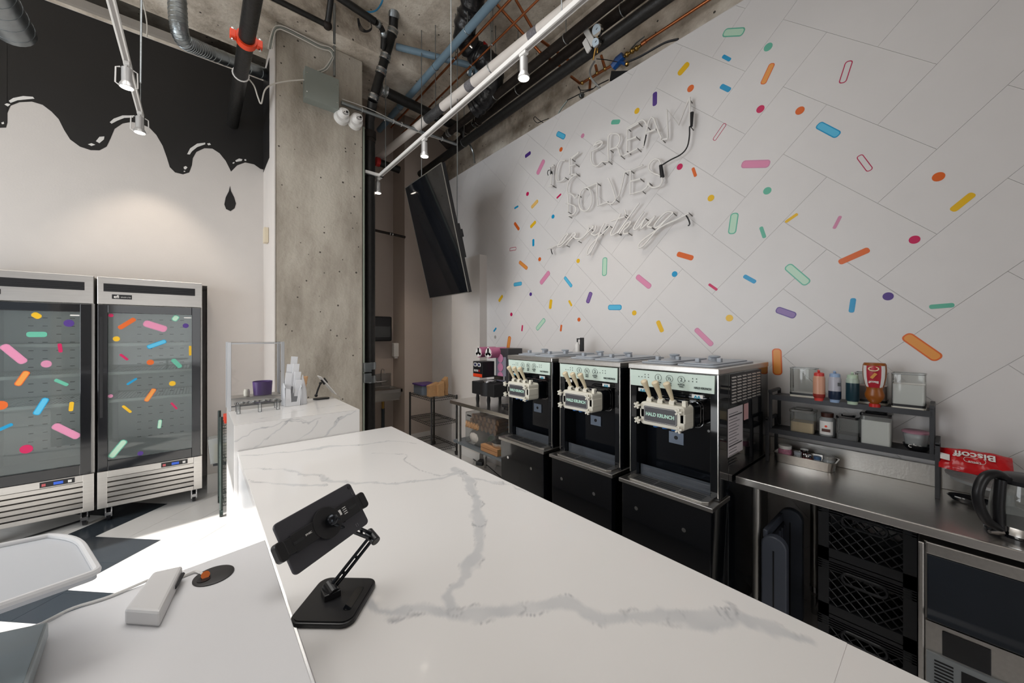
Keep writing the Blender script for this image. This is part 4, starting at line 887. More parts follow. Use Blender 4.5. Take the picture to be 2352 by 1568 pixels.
# ================================================================== NEON SIGN (unlit glass tubes)
NX = 2.745; TUBE = mat('neon_tube', '#dedbd7', .2)
CAPM = mat('electrode_cap', '#6b6864', .4)
def nt(ox, oy, s, pts): return [P(ox+x/s, oy+y/s, X=NX) for x, y in pts]
c3 = (1240,340,7.35); c1_ = (1230,200,7.128); c2_ = (1400,200,7.128); c4_ = (1240,440,6.189)
NE = {'ICE': [(c3,[(165,318),(240,288),(208,300),(196,440),(188,620)],0),(c3,[(140,650),(215,632)],0),(c3,[(430,210),(350,212),(302,300),(275,450),(290,560),(370,550),(425,495)],1),
  (c3,[(660,68),(530,160),(506,180),(506,440)],0),(c3,[(650,85),(535,182)],0),(c3,[(506,460),(615,432)],0),(c3,[(515,300),(605,272)],0)],
 'CREAM': [(c1_,[(1105,905),(1060,880),(1000,900),(950,965),(990,940),(1095,900),(1060,970),(945,1035),(910,1060),(908,1190),(945,1275),(1010,1290),(1085,1222)],1),(c1_,[(1085,1220),(1195,1216)],0),
  (c1_,[(1195,1215),(1196,812),(1300,762),(1372,800),(1375,900),(1310,985),(1215,1022)],1),(c1_,[(1300,990),(1345,1000),(1380,1100),(1400,1125)],1),
  (c2_,[(470,568),(290,668)],0),(c2_,[(290,680),(290,1050)],0),(c2_,[(300,868),(440,815)],0),(c2_,[(230,1125),(460,1005)],0),(c2_,[(300,690),(480,590)],0),(c2_,[(470,565),(540,540),(590,580),(612,640)],1),
  (c2_,[(548,990),(590,770),(640,560),(690,492),(725,515),(790,700),(855,850)],0),(c2_,[(592,752),(760,690)],0),(c2_,[(865,860),(950,845),(955,800),(943,365),(1135,612),(1300,190)],0),(c2_,[(1312,170),(1320,640)],0)],
 'SOLVES': [(c3,[(625,448),(560,480),(495,550),(465,660),(470,760),(520,772),(560,800),(600,845),(640,790)],1),(c3,[(440,925),(520,950),(590,985),(612,1040),(570,1110),(480,1145)],1),(c3,[(478,800),(480,1080)],0),
  (c3,[(745,680),(690,740),(660,880),(680,1010),(740,1060),(810,1040),(870,930),(865,780),(820,680),(760,665)],1),(c3,[(750,680),(965,590)],0),(c3,[(966,592),(966,780),(978,975),(1150,910)],0),
  (c3,[(1150,930),(1220,935),(1280,870)],1),(c3,[(1155,510),(1215,640),(1285,870),(1340,790),(1390,600),(1432,408)],0),(c3,[(1430,408),(1530,375)],0),(c3,[(1740,288),(1530,378),(1526,780),(1725,722)],0),(c3,[(1535,562),(1700,520)],0),
  (c3,[(1725,722),(1800,660),(1835,580)],1),(c3,[(2045,285),(2010,200),(1930,190),(1850,270),(1850,370),(1930,430),(2030,470),(2070,550),(2020,640),(1920,668),(1850,640),(1835,582)],1)],
 'everything': [(c4_,[(105,815),(235,762)],0),(c4_,[(235,760),(310,735),(370,650),(400,602),(350,625),(290,710),(250,775),(300,775),(380,700),(440,640)],1),
  (c4_,[(440,640),(480,590),(510,610),(430,690),(370,760)],1),(c4_,[(510,600),(490,650),(530,670),(620,640),(700,520)],1),(c4_,[(690,492),(760,498),(700,560),(620,640),(540,700)],1),(c4_,[(800,480),(775,560),(730,600),(790,620),(850,580)],1),
  (c4_,[(920,450),(860,560),(790,730),(700,885),(668,870),(720,760),(880,605),(1000,492)],1),(c4_,[(1150,312),(1070,470),(1010,590),(1030,620),(1110,575)],1),(c4_,[(1018,417),(1210,355)],0),(c4_,[(1210,260),(1225,330)],0),
  (c4_,[(1412,160),(1250,380),(1105,590)],0),(c4_,[(1130,600),(1220,470),(1290,425),(1260,490),(1195,550),(1200,600),(1260,590)],1),(c4_,[(1480,285),(1400,400),(1335,520),(1380,525),(1500,380)],1),
  (c4_,[(1500,372),(1430,530),(1560,420),(1640,345),(1570,440),(1530,495),(1595,512)],1),(c4_,[(1900,300),(1810,288),(1710,370),(1630,480),(1660,510),(1760,430),(1895,302)],1),
  (c4_,[(1895,302),(1720,480),(1480,760),(1405,790),(1430,720),(1640,560),(1800,462),(1940,400),(2120,305)],1)]}
t = thing('neon_sign', 'large unlit neon tube sign reading ICE CREAM SOLVES everything on the tiled wall', 'neon sign', P(1420,420,X=2.79))
for word, st in NE.items():
    for (ox,oy,s), pts, sm_ in st:
        q = nt(ox,oy,s,pts); q = smoothpts(q,5) if sm_ else q
        MB().tube(q, .0075, 8).build('glass_tube', TUBE, t, smooth=True, angle=1.2)
        for e in (q[-1],):
            MB().cyl(e, (WX,e.y,e.z-.01), .004, n=6).build('tube_support', CAPM, t)
for a, b, r_ in (((1350,415),(1340,645),.013),): MB().cyl(nt(*c2_,[a])[0], nt(*c2_,[b])[0], r_, r_*.7, n=10).build('electrode_cover', BLKM, t)
MB().cyl(nt(*c3,[(2040,290)])[0], nt(*c3,[(2068,490)])[0], .013, .016, n=10).build('electrode_cover', BLKM, t)
MB().cyl(nt(*c3,[(195,330)])[0], nt(*c3,[(195,440)])[0], .006, .014, n=10).build('electrode_cover', BLKM, t)
MB().tube(smoothpts(nt(*c2_,[(1345,650),(1312,650),(1308,800),(1270,980),(1170,1100),(1000,1190),(860,1275)]),6), .005, 8).build('sign_cable', BLK, t, smooth=True)
for pts in ([(600,780),(575,900),(548,990)],): MB().tube(smoothpts(nt(*c2_,pts),4), .006, 6).build('sign_cable', BLK, t, smooth=True)
MB().tube(smoothpts(nt(*c4_,[(2080,340),(2115,400),(2130,460),(2105,485)]),4), .005, 6).build('sign_cable', BLK, t, smooth=True)
MB().tube(smoothpts(nt(*c4_,[(160,815),(165,850),(178,888)]),4), .005, 6).build('sign_cable', BLK, t, smooth=True)
MB().tube(smoothpts(nt(*c3,[(140,460),(128,420),(140,380),(165,370)]),4), .004, 6).build('sign_cable', BLK, t, smooth=True)
MB().tube(smoothpts(nt(*c4_,[(905,580),(940,530),(965,490)]),4), .006, 6).build('sign_cable', BLK, t, smooth=True)

# ================================================================== CONDIMENT SHELF
SHX0, SHX1 = 2.575, 2.765
t = thing('condiment_shelf', 'dark grey two-tier condiment shelf standing on the steel prep table', 'shelf', (2.67,.37,.85))
for nm, z, ya, yb in (('shelf_board',1.238,.055,.685),('shelf_board',1.04,.035,.70)):
    MB().box(SHX0+.02,SHX1,ya,yb,z-.018,z).build(nm, DKG, t, bevel=.003)
    MB().box(SHX0+.015,SHX0+.022,ya,yb,z-.022,z+.006).build('shelf_lip', DKG, t)
for ys, yt in ((.70,.688),(.035,.052)):
    for x_ in (SHX0,SHX1-.015): MB().box(x_,x_+.018,ys-.008,ys+.008,.85,1.10).build('leg', DKG, t, bevel=.002); MB().box(x_+.018,x_+.034,yt-.008,yt+.008,1.04,1.265).build('leg', DKG, t, bevel=.002)
    MB().box(SHX0+.01,SHX1,yt-.008,yt+.008,1.255,1.272).build('end_rail', DKG, t, bevel=.002); MB().box(SHX0,SHX1,ys-.008,ys+.008,1.09,1.105).build('end_rail', DKG, t, bevel=.002)
def canister(nm, label, y0, y1, z, h, x0, x1, fill, fh, lidm=None, band=True, group='clear canisters on the condiment shelf', fm=None):
    t = thing(nm, label, 'canister', ((x0+x1)/2,(y0+y1)/2,z), group); o = Vector(((x0+x1)/2,(y0+y1)/2,0))
    pr = rr(o.x,o.y,x1-x0,y1-y0,.012,3); n = len(pr)
    MB().add([(a,b,z+.001) for a,b in pr]+[(a,b,z+h) for a,b in pr], [(i,(i+1)%n,n+(i+1)%n,n+i) for i in range(n)]+[tuple(range(n))]).build('clear_wall', CLEAR, t, smooth=True)
    if fh: MB().prism([(a,b,z+.004) for a,b in rr(o.x,o.y,x1-x0-.006,y1-y0-.006,.01,3)], (0,0,fh)).build('contents', fm or fill, t)
    if band: MB().prism([(a,b,z) for a,b in rr(o.x,o.y,x1-x0+.002,y1-y0+.002,.012,3)], (0,0,.010)).build('base', OFFW, t); MB().prism([(a,b,z+.012) for a,b in rr(o.x,o.y,x1-x0+.002,y1-y0+.002,.012,3)], (0,0,.011)).build('base_band', BLK, t)
    if lidm: MB().prism([(a,b,z+h) for a,b in rr(o.x,o.y,x1-x0+.006,y1-y0+.006,.014,4)], (0,0,.014)).prism([(a,b,z+h+.014) for a,b in rr(o.x,o.y,x1-x0-.03,y1-y0-.03,.014,4)], (0,0,.007)).build('lid', lidm, t, bevel=.003)
    else: MB().tube([(a,b,z+h) for a,b in pr], .003, 5, True).build('rim', CLEAR2, t)
    return t
POWW = mat('white_powder', '#f0efec', .9, noise=.04, nscale=30); POWY = mat('cream_powder', '#dcc49a', .9, noise=.08, nscale=30)
canister('storage_canister','tall clear canister, nearly empty, behind the red squeeze bottle at the far end',.49,.61,1.238,.165,2.665,2.755,POWW,.02)
canister('storage_canister','clear canister of pale pink powder behind the upside-down caramel bottle',.205,.325,1.238,.16,2.665,2.755,None,.09,fm=mat('pink_powder','#cdb9b4',.9))
canister('storage_canister','clear canister of white powder at the near end of the top shelf',.072,.185,1.238,.17,2.615,2.725,POWW,.115)
canister('storage_canister','small clear canister half full of cream-coloured powder on the middle shelf',.49,.60,1.04,.115,2.62,2.72,POWY,.055,glass('lid_clear','#9a9894',.4),False)
canister('storage_canister','clear canister with black lid and a little dark topping on the middle shelf',.305,.39,1.04,.115,2.60,2.70,None,.028,BLKG,False,fm=mat('dark_crumbs','#3f4148',.8,noise=.4,nscale=60))
canister('storage_canister','larger canister full of white powder under a black lid on the middle shelf',.185,.297,1.04,.145,2.60,2.71,POWW,.12,BLKG,False)
def squeeze(label, x, y, z, fillc, topc, capc, fh, tag_=False):
    t = thing('squeeze_bottle', label, 'bottle', (x,y,z), 'squeeze bottles on the top shelf'); r_ = .0265
    MB().lathe([(.0001,0),(r_*.8,0),(r_*.8,.016),(r_*.82,.017)], (x,y,z), 20).build('bottom_cap', mat(capc[0],capc[1],.4), t, smooth=True)
    MB().lathe([(r_*.85,.016),(r_*1.02,.024),(r_*1.02,.016+fh)], (x,y,z), 20).build('sauce', mat(*fillc), t, smooth=True)
    MB().lathe([(r_*1.02,.016+fh),(r_,.125),(r_*.86,.135),(r_*.82,.136)], (x,y,z), 20).build('bottle_wall', mat(*topc), t, smooth=True)
    MB().lathe([(r_*.86,.134),(r_*.84,.150),(r_*.6,.154),(.0001,.154)], (x,y,z), 20).cyl((x,y,z+.15),(x-.012,y,z+.165),.006,n=8).build('flip_cap', mat(capc[0],capc[1],.4), t, smooth=True)
    if tag_: MB().box(x-r_-.001,x-r_+.002,y-.028,y-.016,z+.09,z+.108).build('sticker', BLK, t)
squeeze('frosted squeeze bottle with pale salmon body and red cap',2.60,.462,1.238,('red_sauce','#8f2f28',.35),('salmon_plastic','#c9957c',.35),('red_cap_tint','#c8403a'),.022)
squeeze('frosted squeeze bottle with dark blue sauce in the bottom third and clear cap',2.60,.396,1.238,('navy_sauce','#1f2c42',.3),('frost_plastic','#aaaab4',.3),('pale_blue_cap','#8fa6c6'),.045,True)
squeeze('frosted squeeze bottle almost full of dark teal sauce with pale green cap',2.595,.325,1.238,('teal_sauce','#17323c',.3),('pale_green_plastic','#a3b1a4',.3),('pale_green_cap','#b0c4ae'),.095)
cx_, cy_ = 2.585,.242
t = thing('caramel_bottle', 'upside-down caramel brown squeeze bottle with a red and white label and red cap', 'bottle', (cx_,cy_,1.238))
BRN = mat('caramel_plastic','#8a4c17',.3)
MB().lathe([(.0001,0),(.021,0),(.021,.016),(.0001,.016)],(cx_,cy_,1.238),20).build('cap', RED, t)
MB().lathe([(.015,.016),(.022,.026),(.034,.045),(.037,.062),(.031,.082),(.030,.09),(.037,.115),(.043,.150),(.045,.185),(.043,.212),(.039,.220),(.0001,.222)],(cx_,cy_,1.238),28,None,.72,1).build('bottle_body', BRN, t, smooth=True)
lz = 1.238; vs=[]; fs=[]
prof=[(.031,.098),(.037,.115),(.043,.150),(.0447,.185),(.0435,.207)]
for mi,(wa,m_,nm) in enumerate(((1.05,WPL,'label_white'),(.62,mat('label_red','#a9182a',.4),'label_red'))):
    mb = MB(); vs=[]; N_=9
    for r_,z in prof:
        for k in range(N_): a = math.pi + (k/(N_-1)-.5)*2*wa; vs.append((cx_+(r_*.72+.001+mi*.0006)*math.cos(a), cy_+(r_+.001+mi*.0006)*math.sin(a), lz+z))
    mb.add(vs,[(j*N_+i,j*N_+i+1,(j+1)*N_+i+1,(j+1)*N_+i) for j in range(len(prof)-1) for i in range(N_-1)]); mb.build(nm, m_, t, smooth=True)
text('Biscoff', .016, (cx_-.0345,cy_,lz+.132), (0,1,0), (0,0,-1), WPL, t, bold=.0004, sx=.85); MB().box(-.003,.0,-.006,.006,-.015,.015,Matrix.Translation((cx_-.0345,cy_,lz+.158)) @ Matrix.Rotation(.6,4,'X')).build('biscuit_print', mat('biscuit','#c88a3a',.5), t)
MB().tube([(cx_-.034+.004*math.sin(k*.5),cy_+.018*math.cos(k*.55),lz+.192+.010*math.sin(k*.55)) for k in range(12)], .003, 5, True).build('swirl_print', mat('cream_print','#d8c7a5',.5), t)
jx,jy,jz = 2.655,.436,1.04
t = thing('spice_jar', 'clear jar with brown screw lid and white label on the middle shelf', 'jar', (jx,jy,jz))
MB().lathe([(.0001,.001),(.034,.001),(.036,.006),(.036,.095),(.024,.108)],(jx,jy,jz),24).build('jar_glass', CLEAR2, t, smooth=True); MB().lathe([(.0001,.004),(.033,.004),(.033,.09),(.0001,.09)],(jx,jy,jz),20).build('contents', mat('dark_sugar','#6b6a70',.8,noise=.5,nscale=90), t)
MB().lathe([(.027,.105),(.028,.128),(.0001,.129)],(jx,jy,jz),20).build('lid', mat('brown_lid','#3a1d15',.4), t, smooth=True)
vs=[]; 
for z in (.012,.085):
    for k in range(9): a = math.pi+(k/8-.5)*1.7; vs.append((jx+.0368*math.cos(a),jy+.0368*math.sin(a),jz+z))
MB().add(vs,[(i,i+1,10+i,9+i) for i in range(8)]).build('label', WPL, t, smooth=True); MB().box(jx-.0376,jx-.036,jy-.018,jy+.018,jz+.028,jz+.044).build('label_band', mat('label_brown','#4d2b22',.5), t); MB().cyl((jx-.0378,jy,jz+.058),(jx-.036,jy,jz+.058),.006,n=12).build('label_dot', ORG_, t)
t = thing('topping_tub', 'small clear tub with a dusty pink lid and white scribble, in a dark bowl', 'tub', (2.66,.105,1.04))
MB().lathe([(.030,0),(.046,.018),(.050,.030),(.046,.030),(.030,.006)],(2.655,.10,1.04),20).build('dark_bowl', BLK, t, smooth=True); MB().lathe([(.0001,.014),(.036,.014),(.044,.085)],(2.655,.105,1.04),20).build('tub_wall', CLEAR2, t, smooth=True); MB().lathe([(.0001,.018),(.032,.018),(.036,.05),(.0001,.052)],(2.655,.105,1.04),16).build('contents', mat('dark_crumbs'), t)
MB().lathe([(.048,.084),(.049,.090),(.040,.096),(.0001,.096)],(2.655,.105,1.04),22).build('lid', mat('mauve_lid','#9a6f7e',.4), t, smooth=True); text('obo', .03, (2.613,.105,1.058), (0,-1,0), (0,0,1), WPL, t)
# steel tray with jars
px0,px1,py0,py1 = 2.60,2.74,.40,.675
t = thing('steel_tray', 'shallow stainless steel pan full of small jars under the condiment shelf', 'tray', ((px0+px1)/2,(py0+py1)/2,.85))
o1 = rr((px0+px1)/2,(py0+py1)/2,px1-px0-.02,py1-py0-.02,.02,4); o2 = rr((px0+px1)/2,(py0+py1)/2,px1-px0,py1-py0,.025,4); o3 = rr((px0+px1)/2,(py0+py1)/2,px1-px0+.014,py1-py0+.014,.03,4); n = len(o1)
MB().add([(a,b,.851) for a,b in o1]+[(a,b,.905) for a,b in o2]+[(a,b,.905) for a,b in o3], [tuple(range(n))]+[(i,(i+1)%n,n+(i+1)%n,n+i) for i in range(n)]+[(n+i,n+(i+1)%n,2*n+(i+1)%n,2*n+i) for i in range(n)]).build('pan', STEEL, t, smooth=True, angle=.5)
def jar(label, x, y, r_, h, body, lid, z=.853, lh=.016):
    t = thing('small_jar', label, 'jar', (x,y,z), 'jars in the steel pan'); MB().lathe([(.0001,0),(r_*.95,0),(r_,.004),(r_,h*.85),(r_*.85,h)],(x,y,z),18).build('jar_body', body, t, smooth=True); MB().lathe([(r_*.92,h),(r_*.95,h+lh),(.0001,h+lh)],(x,y,z),18).build('lid', lid, t, smooth=True); return t
j = jar('jar of pink and white sprinkles with a white lid, left end of the steel pan',2.65,.628,.034,.075,mat('pink_mix','#b3768c',.5,noise=.9,nscale=70),WPL,lh=.018)
jar('small grey-capped glass jar next to the pink sprinkles jar',2.64,.565,.020,.055,CLEAR2,GREYP); jar('small red jar with a silver cap in the steel pan',2.632,.520,.020,.05,RED,CHROME)
jar('small glass jar with a blue cap in the steel pan',2.632,.475,.018,.052,CLEAR2,mat('blue_lid','#3c5a7d',.4)); jar('small clear cup of grey topping near the right end of the steel pan',2.655,.43,.028,.06,CLEAR2,glass('cup_lid','#c9c7c2',.4))
jar('small jar with dark red contents at the back of the steel pan',2.69,.545,.020,.062,mat('dark_red_mix','#6a2326',.5,noise=.6,nscale=60),CHROME)
# kettle
kx, ky, kz = 2.33,-.18,.85; ld = Vector((-.763,.646,0))
t = thing('glass_kettle', 'glass electric kettle with a black loop handle at the right edge of the photo', 'kettle', (kx,ky,kz))
MB().lathe([(.0001,0),(.095,0),(.095,.012),(.085,.020),(.0001,.02)],(kx,ky,kz),32).build('power_base', BLKG, t, smooth=True); MB().lathe([(.084,.02),(.084,.045),(.086,.05)],(kx,ky,kz),32).build('steel_band', CHROME, t, smooth=True)
MB().lathe([(.085,.05),(.084,.10),(.076,.16),(.068,.20)],(kx,ky,kz),32).build('glass_body', CLEAR, t, smooth=True); MB().lathe([(.069,.20),(.070,.215),(.05,.228),(.0001,.23)],(kx,ky,kz),28).build('lid', BLK, t, smooth=True)
c = Vector((kx,ky,kz)); hp = [c+ld*.066+Vector((0,0,.213)), c+ld*.10+Vector((0,0,.235)), c+ld*.145+Vector((0,0,.225)), c+ld*.172+Vector((0,0,.175)), c+ld*.168+Vector((0,0,.12)), c+ld*.14+Vector((0,0,.065)), c+ld*.095+Vector((0,0,.035))]
MB().tube(smoothpts(hp,6), .0155, 12).build('handle', BLK, t, smooth=True, angle=1.3); MB().tube([c+ld*.092+Vector((0,0,.03)),c+ld*.096+Vector((0,0,.12)),c+ld*.088+Vector((0,0,.215))], .0155, 12).build('handle_spine', BLK, t, smooth=True)
MB().cyl(c+ld*.092+Vector((0,0,.022)), c+ld*.13+Vector((0,0,.022)), .016,.006,n=10).build('switch', CHROME, t)
t = thing('spoon_rest', 'small black oval dish lying on the steel table left of the kettle', 'dish', (2.62,-.06,.85)); MB().lathe([(.0001,.004),(.05,.004),(.066,.022),(.062,.026),(.045,.012),(.0001,.010)],(2.62,-.06,.85),26,None,.6,1.05).build('dish_body', BLKG, t, smooth=True)
sx_, sy_ = 2.62,-.155
t = thing('cake_stand', 'clear glass cake stand holding the red cookie packet', 'stand', (sx_,sy_,.85)); MB().lathe([(.0001,0),(.075,0),(.06,.012),(.025,.03),(.022,.09),(.06,.105),(.165,.112),(.17,.125),(.160,.118),(.0001,.116)],(sx_,sy_,.85),40).build('stand_glass', CLEAR2, t, smooth=True)
# cookie packet : puffy pillow, printed
t = thing('cookie_packet', 'red plastic packet of biscuits lying on the glass cake stand', 'packet', (sx_-.01,sy_+.01,.967))
def pillow(w, h, d, nu=18, nv=10): 
    vs=[]; fs=[]
    for s_ in (1,-1):
        for i in range(nu+1):
            for j in range(nv+1):
                u=i/nu*2-1; v=j/nv*2-1; k=max(0,(1-u**4))*max(0,(1-v**4)); vs.append((u*w/2, v*h/2*(1-.12*u*u), s_*d/2*k**.6+.004*math.sin(u*9+v*4)*k))
    n=(nu+1)*(nv+1)
    for o in (0,n): fs += [(o+i*(nv+1)+j,o+(i+1)*(nv+1)+j,o+(i+1)*(nv+1)+j+1,o+i*(nv+1)+j+1) for i in range(nu) for j in range(nv)]
    return vs, fs
vs, fs = pillow(.205,.13,.05); Mp = Matrix.Translation((sx_-.015,sy_+.005,1.012)) @ Matrix(((0,-.9,-.43,0),(-1,0,0,0),(0,.43,-.9,0),(0,0,0,1)))
pkc = P(2238,1062,X=2.60); Mp = Matrix.Translation(pkc) @ Matrix.Rotation(R(-90),4,'Z') @ Matrix.Rotation(R(38),4,'X') 
MB().add([Mp @ Vector(p) for p in vs], fs).build('wrapper', mat('red_wrapper','#b5161c',.22,noise=.1,bump=.6,bscale=25), t, smooth=True, angle=2)
ex, ey = (Mp.to_3x3() @ Vector((1,0,0))), (Mp.to_3x3() @ Vector((0,1,0))); ez = ex.cross(ey)
pc_ = Mp @ Vector((0,0,.0275)); text('Biscoff', .044, pc_+ey*.028, -ex, -ey, WPL, t, bold=.001, sx=1.0)
MB().tube([pc_-ey*.028+ex*(a-.0)+ey*b for a,b in rr(0,.016,.06,.028,.012,3)], .001, 4, True).build('emblem_print', WPL, t); text('Lotus', .016, pc_+ey*-.018, -ex, -ey, WPL, t)
MB().add([pc_+ex*a+ey*b for a,b in ((-.098,-.03),(-.07,-.035),(-.07,.0),(-.098,.005))], [(0,1,2,3)]).build('price_sticker', WPL, t)
t = thing('plastic_bag', 'crumpled translucent grey plastic bag standing at the right edge behind the kettle', 'bag', (2.70,-.285,.967))
MB().lathe([(.0001,0),(.045,.0),(.055,.03),(.05,.09),(.035,.14),(.016,.165),(.025,.19),(.03,.20)],(2.69,-.268,.967),22,None,.8,1).build('bag_film', mat('silver_film','#a9b3b6',.18,.2,.35,9,1.0,14), t, smooth=True, angle=2)

# ================================================================== UNDER THE STEEL TABLE
def crate(z, label):
    t = thing('milk_crate', label, 'crate', (2.46,.25,z), 'stacked black milk crates'); X0,X1,Y0,Y1 = 2.30,2.62,.088,.412; h=.272; K = mat('crate_black','#1e1f22',.42)
    f = MB()
    for (a,b,c_,d) in ((X0,X0+.012,Y0,Y1),(X1-.012,X1,Y0,Y1),(X0,X1,Y0,Y0+.012),(X0,X1,Y1-.012,Y1)):
        f.box(a,b,c_,d,z,z+.045); f.box(a,b,c_,d,z+h-.02,z+h); 
        for k in range(4): f.box(a-.002,b+.002,c_-.002,d+.002,z+h-.062+k*.011,z+h-.058+k*.011)
    for (a,c_) in ((X0,Y0),(X0,Y1-.04),(X1-.04,Y0),(X1-.04,Y1-.04)): f.box(a,a+.04,c_,c_+.04,z,z+h)
    f.build('crate_frame', K, t)
    g = MB()
    for k in range(-5,12):
        for s_ in (1,-1):
            ya = Y0+.03+k*.045; za = z+.045; zb = z+h-.062; yb = ya+s_*(zb-za); 
            if s_ < 0: ya, yb = ya, ya-(zb-za)
            lo, hi = Y0+.03, Y1-.03; seg = [(ya,za),(yb,zb)]; (y1,z1),(y2,z2) = seg
            def cl(y1,z1,y2,z2):
                if (y1<lo and y2<lo) or (y1>hi and y2>hi): return None
                def at(yv): return z1+(z2-z1)*(yv-y1)/(y2-y1)
                if y1<lo: z1n=at(lo); y1n=lo
                elif y1>hi: z1n=at(hi); y1n=hi
                else: y1n,z1n=y1,z1
                if y2<lo: z2n=at(lo); y2n=lo
                elif y2>hi: z2n=at(hi); y2n=hi
                else: y2n,z2n=y2,z2
                return y1n,z1n,y2n,z2n
            r_ = cl(y1,z1,y2,z2)
            if r_ and abs(r_[0]-r_[2]) > .01:
                g.cyl((X0+.006,r_[0],r_[1]),(X0+.006,r_[2],r_[3]),.003,n=5,caps=False); g.cyl((X1-.006,r_[0],r_[1]),(X1-.006,r_[2],r_[3]),.003,n=4,caps=False)
    q_ = g.build('diamond_lattice', K, t); q_['kind'] = 'stuff'
    q = [(X0-.004,.25+a,z+h-.075+b) for a,b in rr(0,0,.15,.05,.024,5)]; MB().tube(q,.006,6,True).build('hand_grip', K, t)
    MB().box(X0+.01,X1-.01,Y0+.01,Y1-.01,z,z+.006).build('crate_floor', K, t)
for k, l in enumerate(('bottom crate of the black milk crate stack, mostly hidden by the counter','middle crate of the black milk crate stack under the steel table','top crate of the black milk crate stack, just under the steel table edge')): crate(.0+k*.268-.03*(0), l)
SG = mat('slate_plastic','#4a4f5a',.4,noise=.06)
t = thing('folding_step_stool', 'slate grey folded plastic step stool leaning upright beside the milk crates', 'stool', (2.37,.55,0))
for X0 in (2.20,2.50):
    zt = .585 if X0 < 2.3 else .63
    MB().prism([(X0,.57+a,zt/2+b) for a,b in rr(0,0,.108,zt,.053,8)], (.045,0,0)).build('side_rail', SG, t, bevel=.006, smooth=True)
    MB().box(X0-.0015,X0+.001,.567,.573,.05,zt-.07).build('rail_slot', BLK, t)
MB().box(2.22,2.54,.60,.622,.555,.60).build('top_bar', SG, t, bevel=.006); 
MB().box(2.23,2.52,.596,.616,.10,.555).build('stool_panel', mat('dark_slate','#24262c',.5), t)
for k in range(6):
    MB().box(2.25+k*.048,2.258+k*.048,.588,.598,.12,.54).build('panel_rib', SG, t)
# undercounter ice machine
IX = 2.205
def iq(x,y,X=IX): p = P(x,y,X=X); return p
t = thing('ice_machine', 'stainless undercounter ice machine with a dark sloping door below the steel table', 'ice machine', (2.5,-.25,0)); yl0 = iq(2108,1300).y; yr0 = -.60
MB().box(IX+.02,IX+.52,yr0,yl0,.04,.775).build('cabinet', STEELR, t, bevel=.004)
MB().box(IX-.005,IX+.03,iq(2124,1300).y,yl0,.04,.775).build('corner_post', STEEL, t, bevel=.006)
yd = iq(2126,1300).y; zt = iq(2126,1268).z; zm = iq(2126,1420).z
MB().prism([(IX-.01,yd,zt),(IX-.012,yd,zt+.05),(IX+.02,yd,.775),(IX+.03,yd,zt)], (0,yr0-yd,0)).build('top_rail', STEEL, t, bevel=.006)
MB().prism([(IX-.004,yd-.004,zt-.002),(IX-.006,yd-.004,zm+.05),(IX-.02,yd-.004,zm+.03),(IX-.02,yd-.004,zm+.012),(IX,yd-.004,zm),(IX+.02,yd-.004,zm),(IX+.02,yd-.004,zt-.002)], (0,yr0-yd,0)).build('bin_door', mat('navy_door','#1b2129',.35,noise=.3,nscale=6), t, bevel=.004)
MB().box(IX,IX+.02,yr0,yd,.04,zm-.004).build('lower_panel', STEEL, t)
wa, wb_ = iq(2164,1455), iq(2277,1520); MB().box(IX-.004,IX+.001,wb_.y,wa.y,zm-.115,zm-.02).build('badge_window', BLKG, t, bevel=.002)
MB().box(IX-.012,IX,yr0,yd-.002,.04,zm-.12).build('vent_panel', mat('grey_panel','#8b9093',.45,.3), t)
for k in range(9): MB().box(IX-.0135,IX-.0115,iq(2190,1500).y,iq(2146,1500).y,zm-.145-k*.013,zm-.139-k*.013).build('vent_slit', BLK, t)
MB().box(IX-.0135,IX-.0115,yr0+.05,iq(2208,1540).y,.08,zm-.14).build('filter_opening', BLKM, t)

# ================================================================== SMALL TABLE : cup sealer and boxes
t = thing('cup_sealing_machine', 'black cup sealing machine with pink film rolls on the small steel table', 'sealing machine', (2.5,3.15,.85))
MB().box(2.30,2.68,3.00,3.40,.955,1.09).build('lower_body', BLKM, t, bevel=.006); MB().cyl((2.36,3.17,.955),(2.36,3.17,1.095),.085,n=26).build('sealing_head', BLKM, t, smooth=True)
MB().cyl((2.36,3.17,1.095),(2.36,3.17,1.108),.06,n=26).build('sealing_plate', CHROME, t, smooth=True)
MB().box(2.48,2.68,2.99,3.20,.955,1.452).build('tower', mat('tower_grey','#353538',.45), t, bevel=.004)
for y_,x_ in ((3.33,2.33),(3.17,2.36),(3.03,2.62),(3.33,2.64)): MB().lathe([(.015,0),(.021,.05),(.015,.105)],(x_,y_,.85),14).build('leg', BLKM, t, smooth=True)
cb = MB().box(2.30,2.46,3.20,3.375,1.14,1.31).build('control_box', BLK, t, bevel=.003)
MB().box(2.297,2.30,3.205,3.37,1.145,1.178).build('orange_strip', ORG_, cb); 
for y_ in (3.33,3.26): MB().prism([(2.298,y_+a,1.275+b) for a,b in rr(0,0,.06,.04,.015)], (.003,0,0)).build('display', WPL, cb); MB().box(2.2965,2.299,y_-.018,y_+.018,1.262,1.288).build('digits', mat('digit_blue','#2a2d52',.3), cb)
for k,y_ in enumerate((3.345,3.315,3.285,3.255)): MB().box(2.297,2.30,y_-.007,y_+.007,1.20,1.222).build('button', RED if k==3 else WPL, cb)
PK = mat('pink_film','#b5658a',.35,noise=.15,nscale=20); PK2 = mat('pink_disc','#b77897',.4)
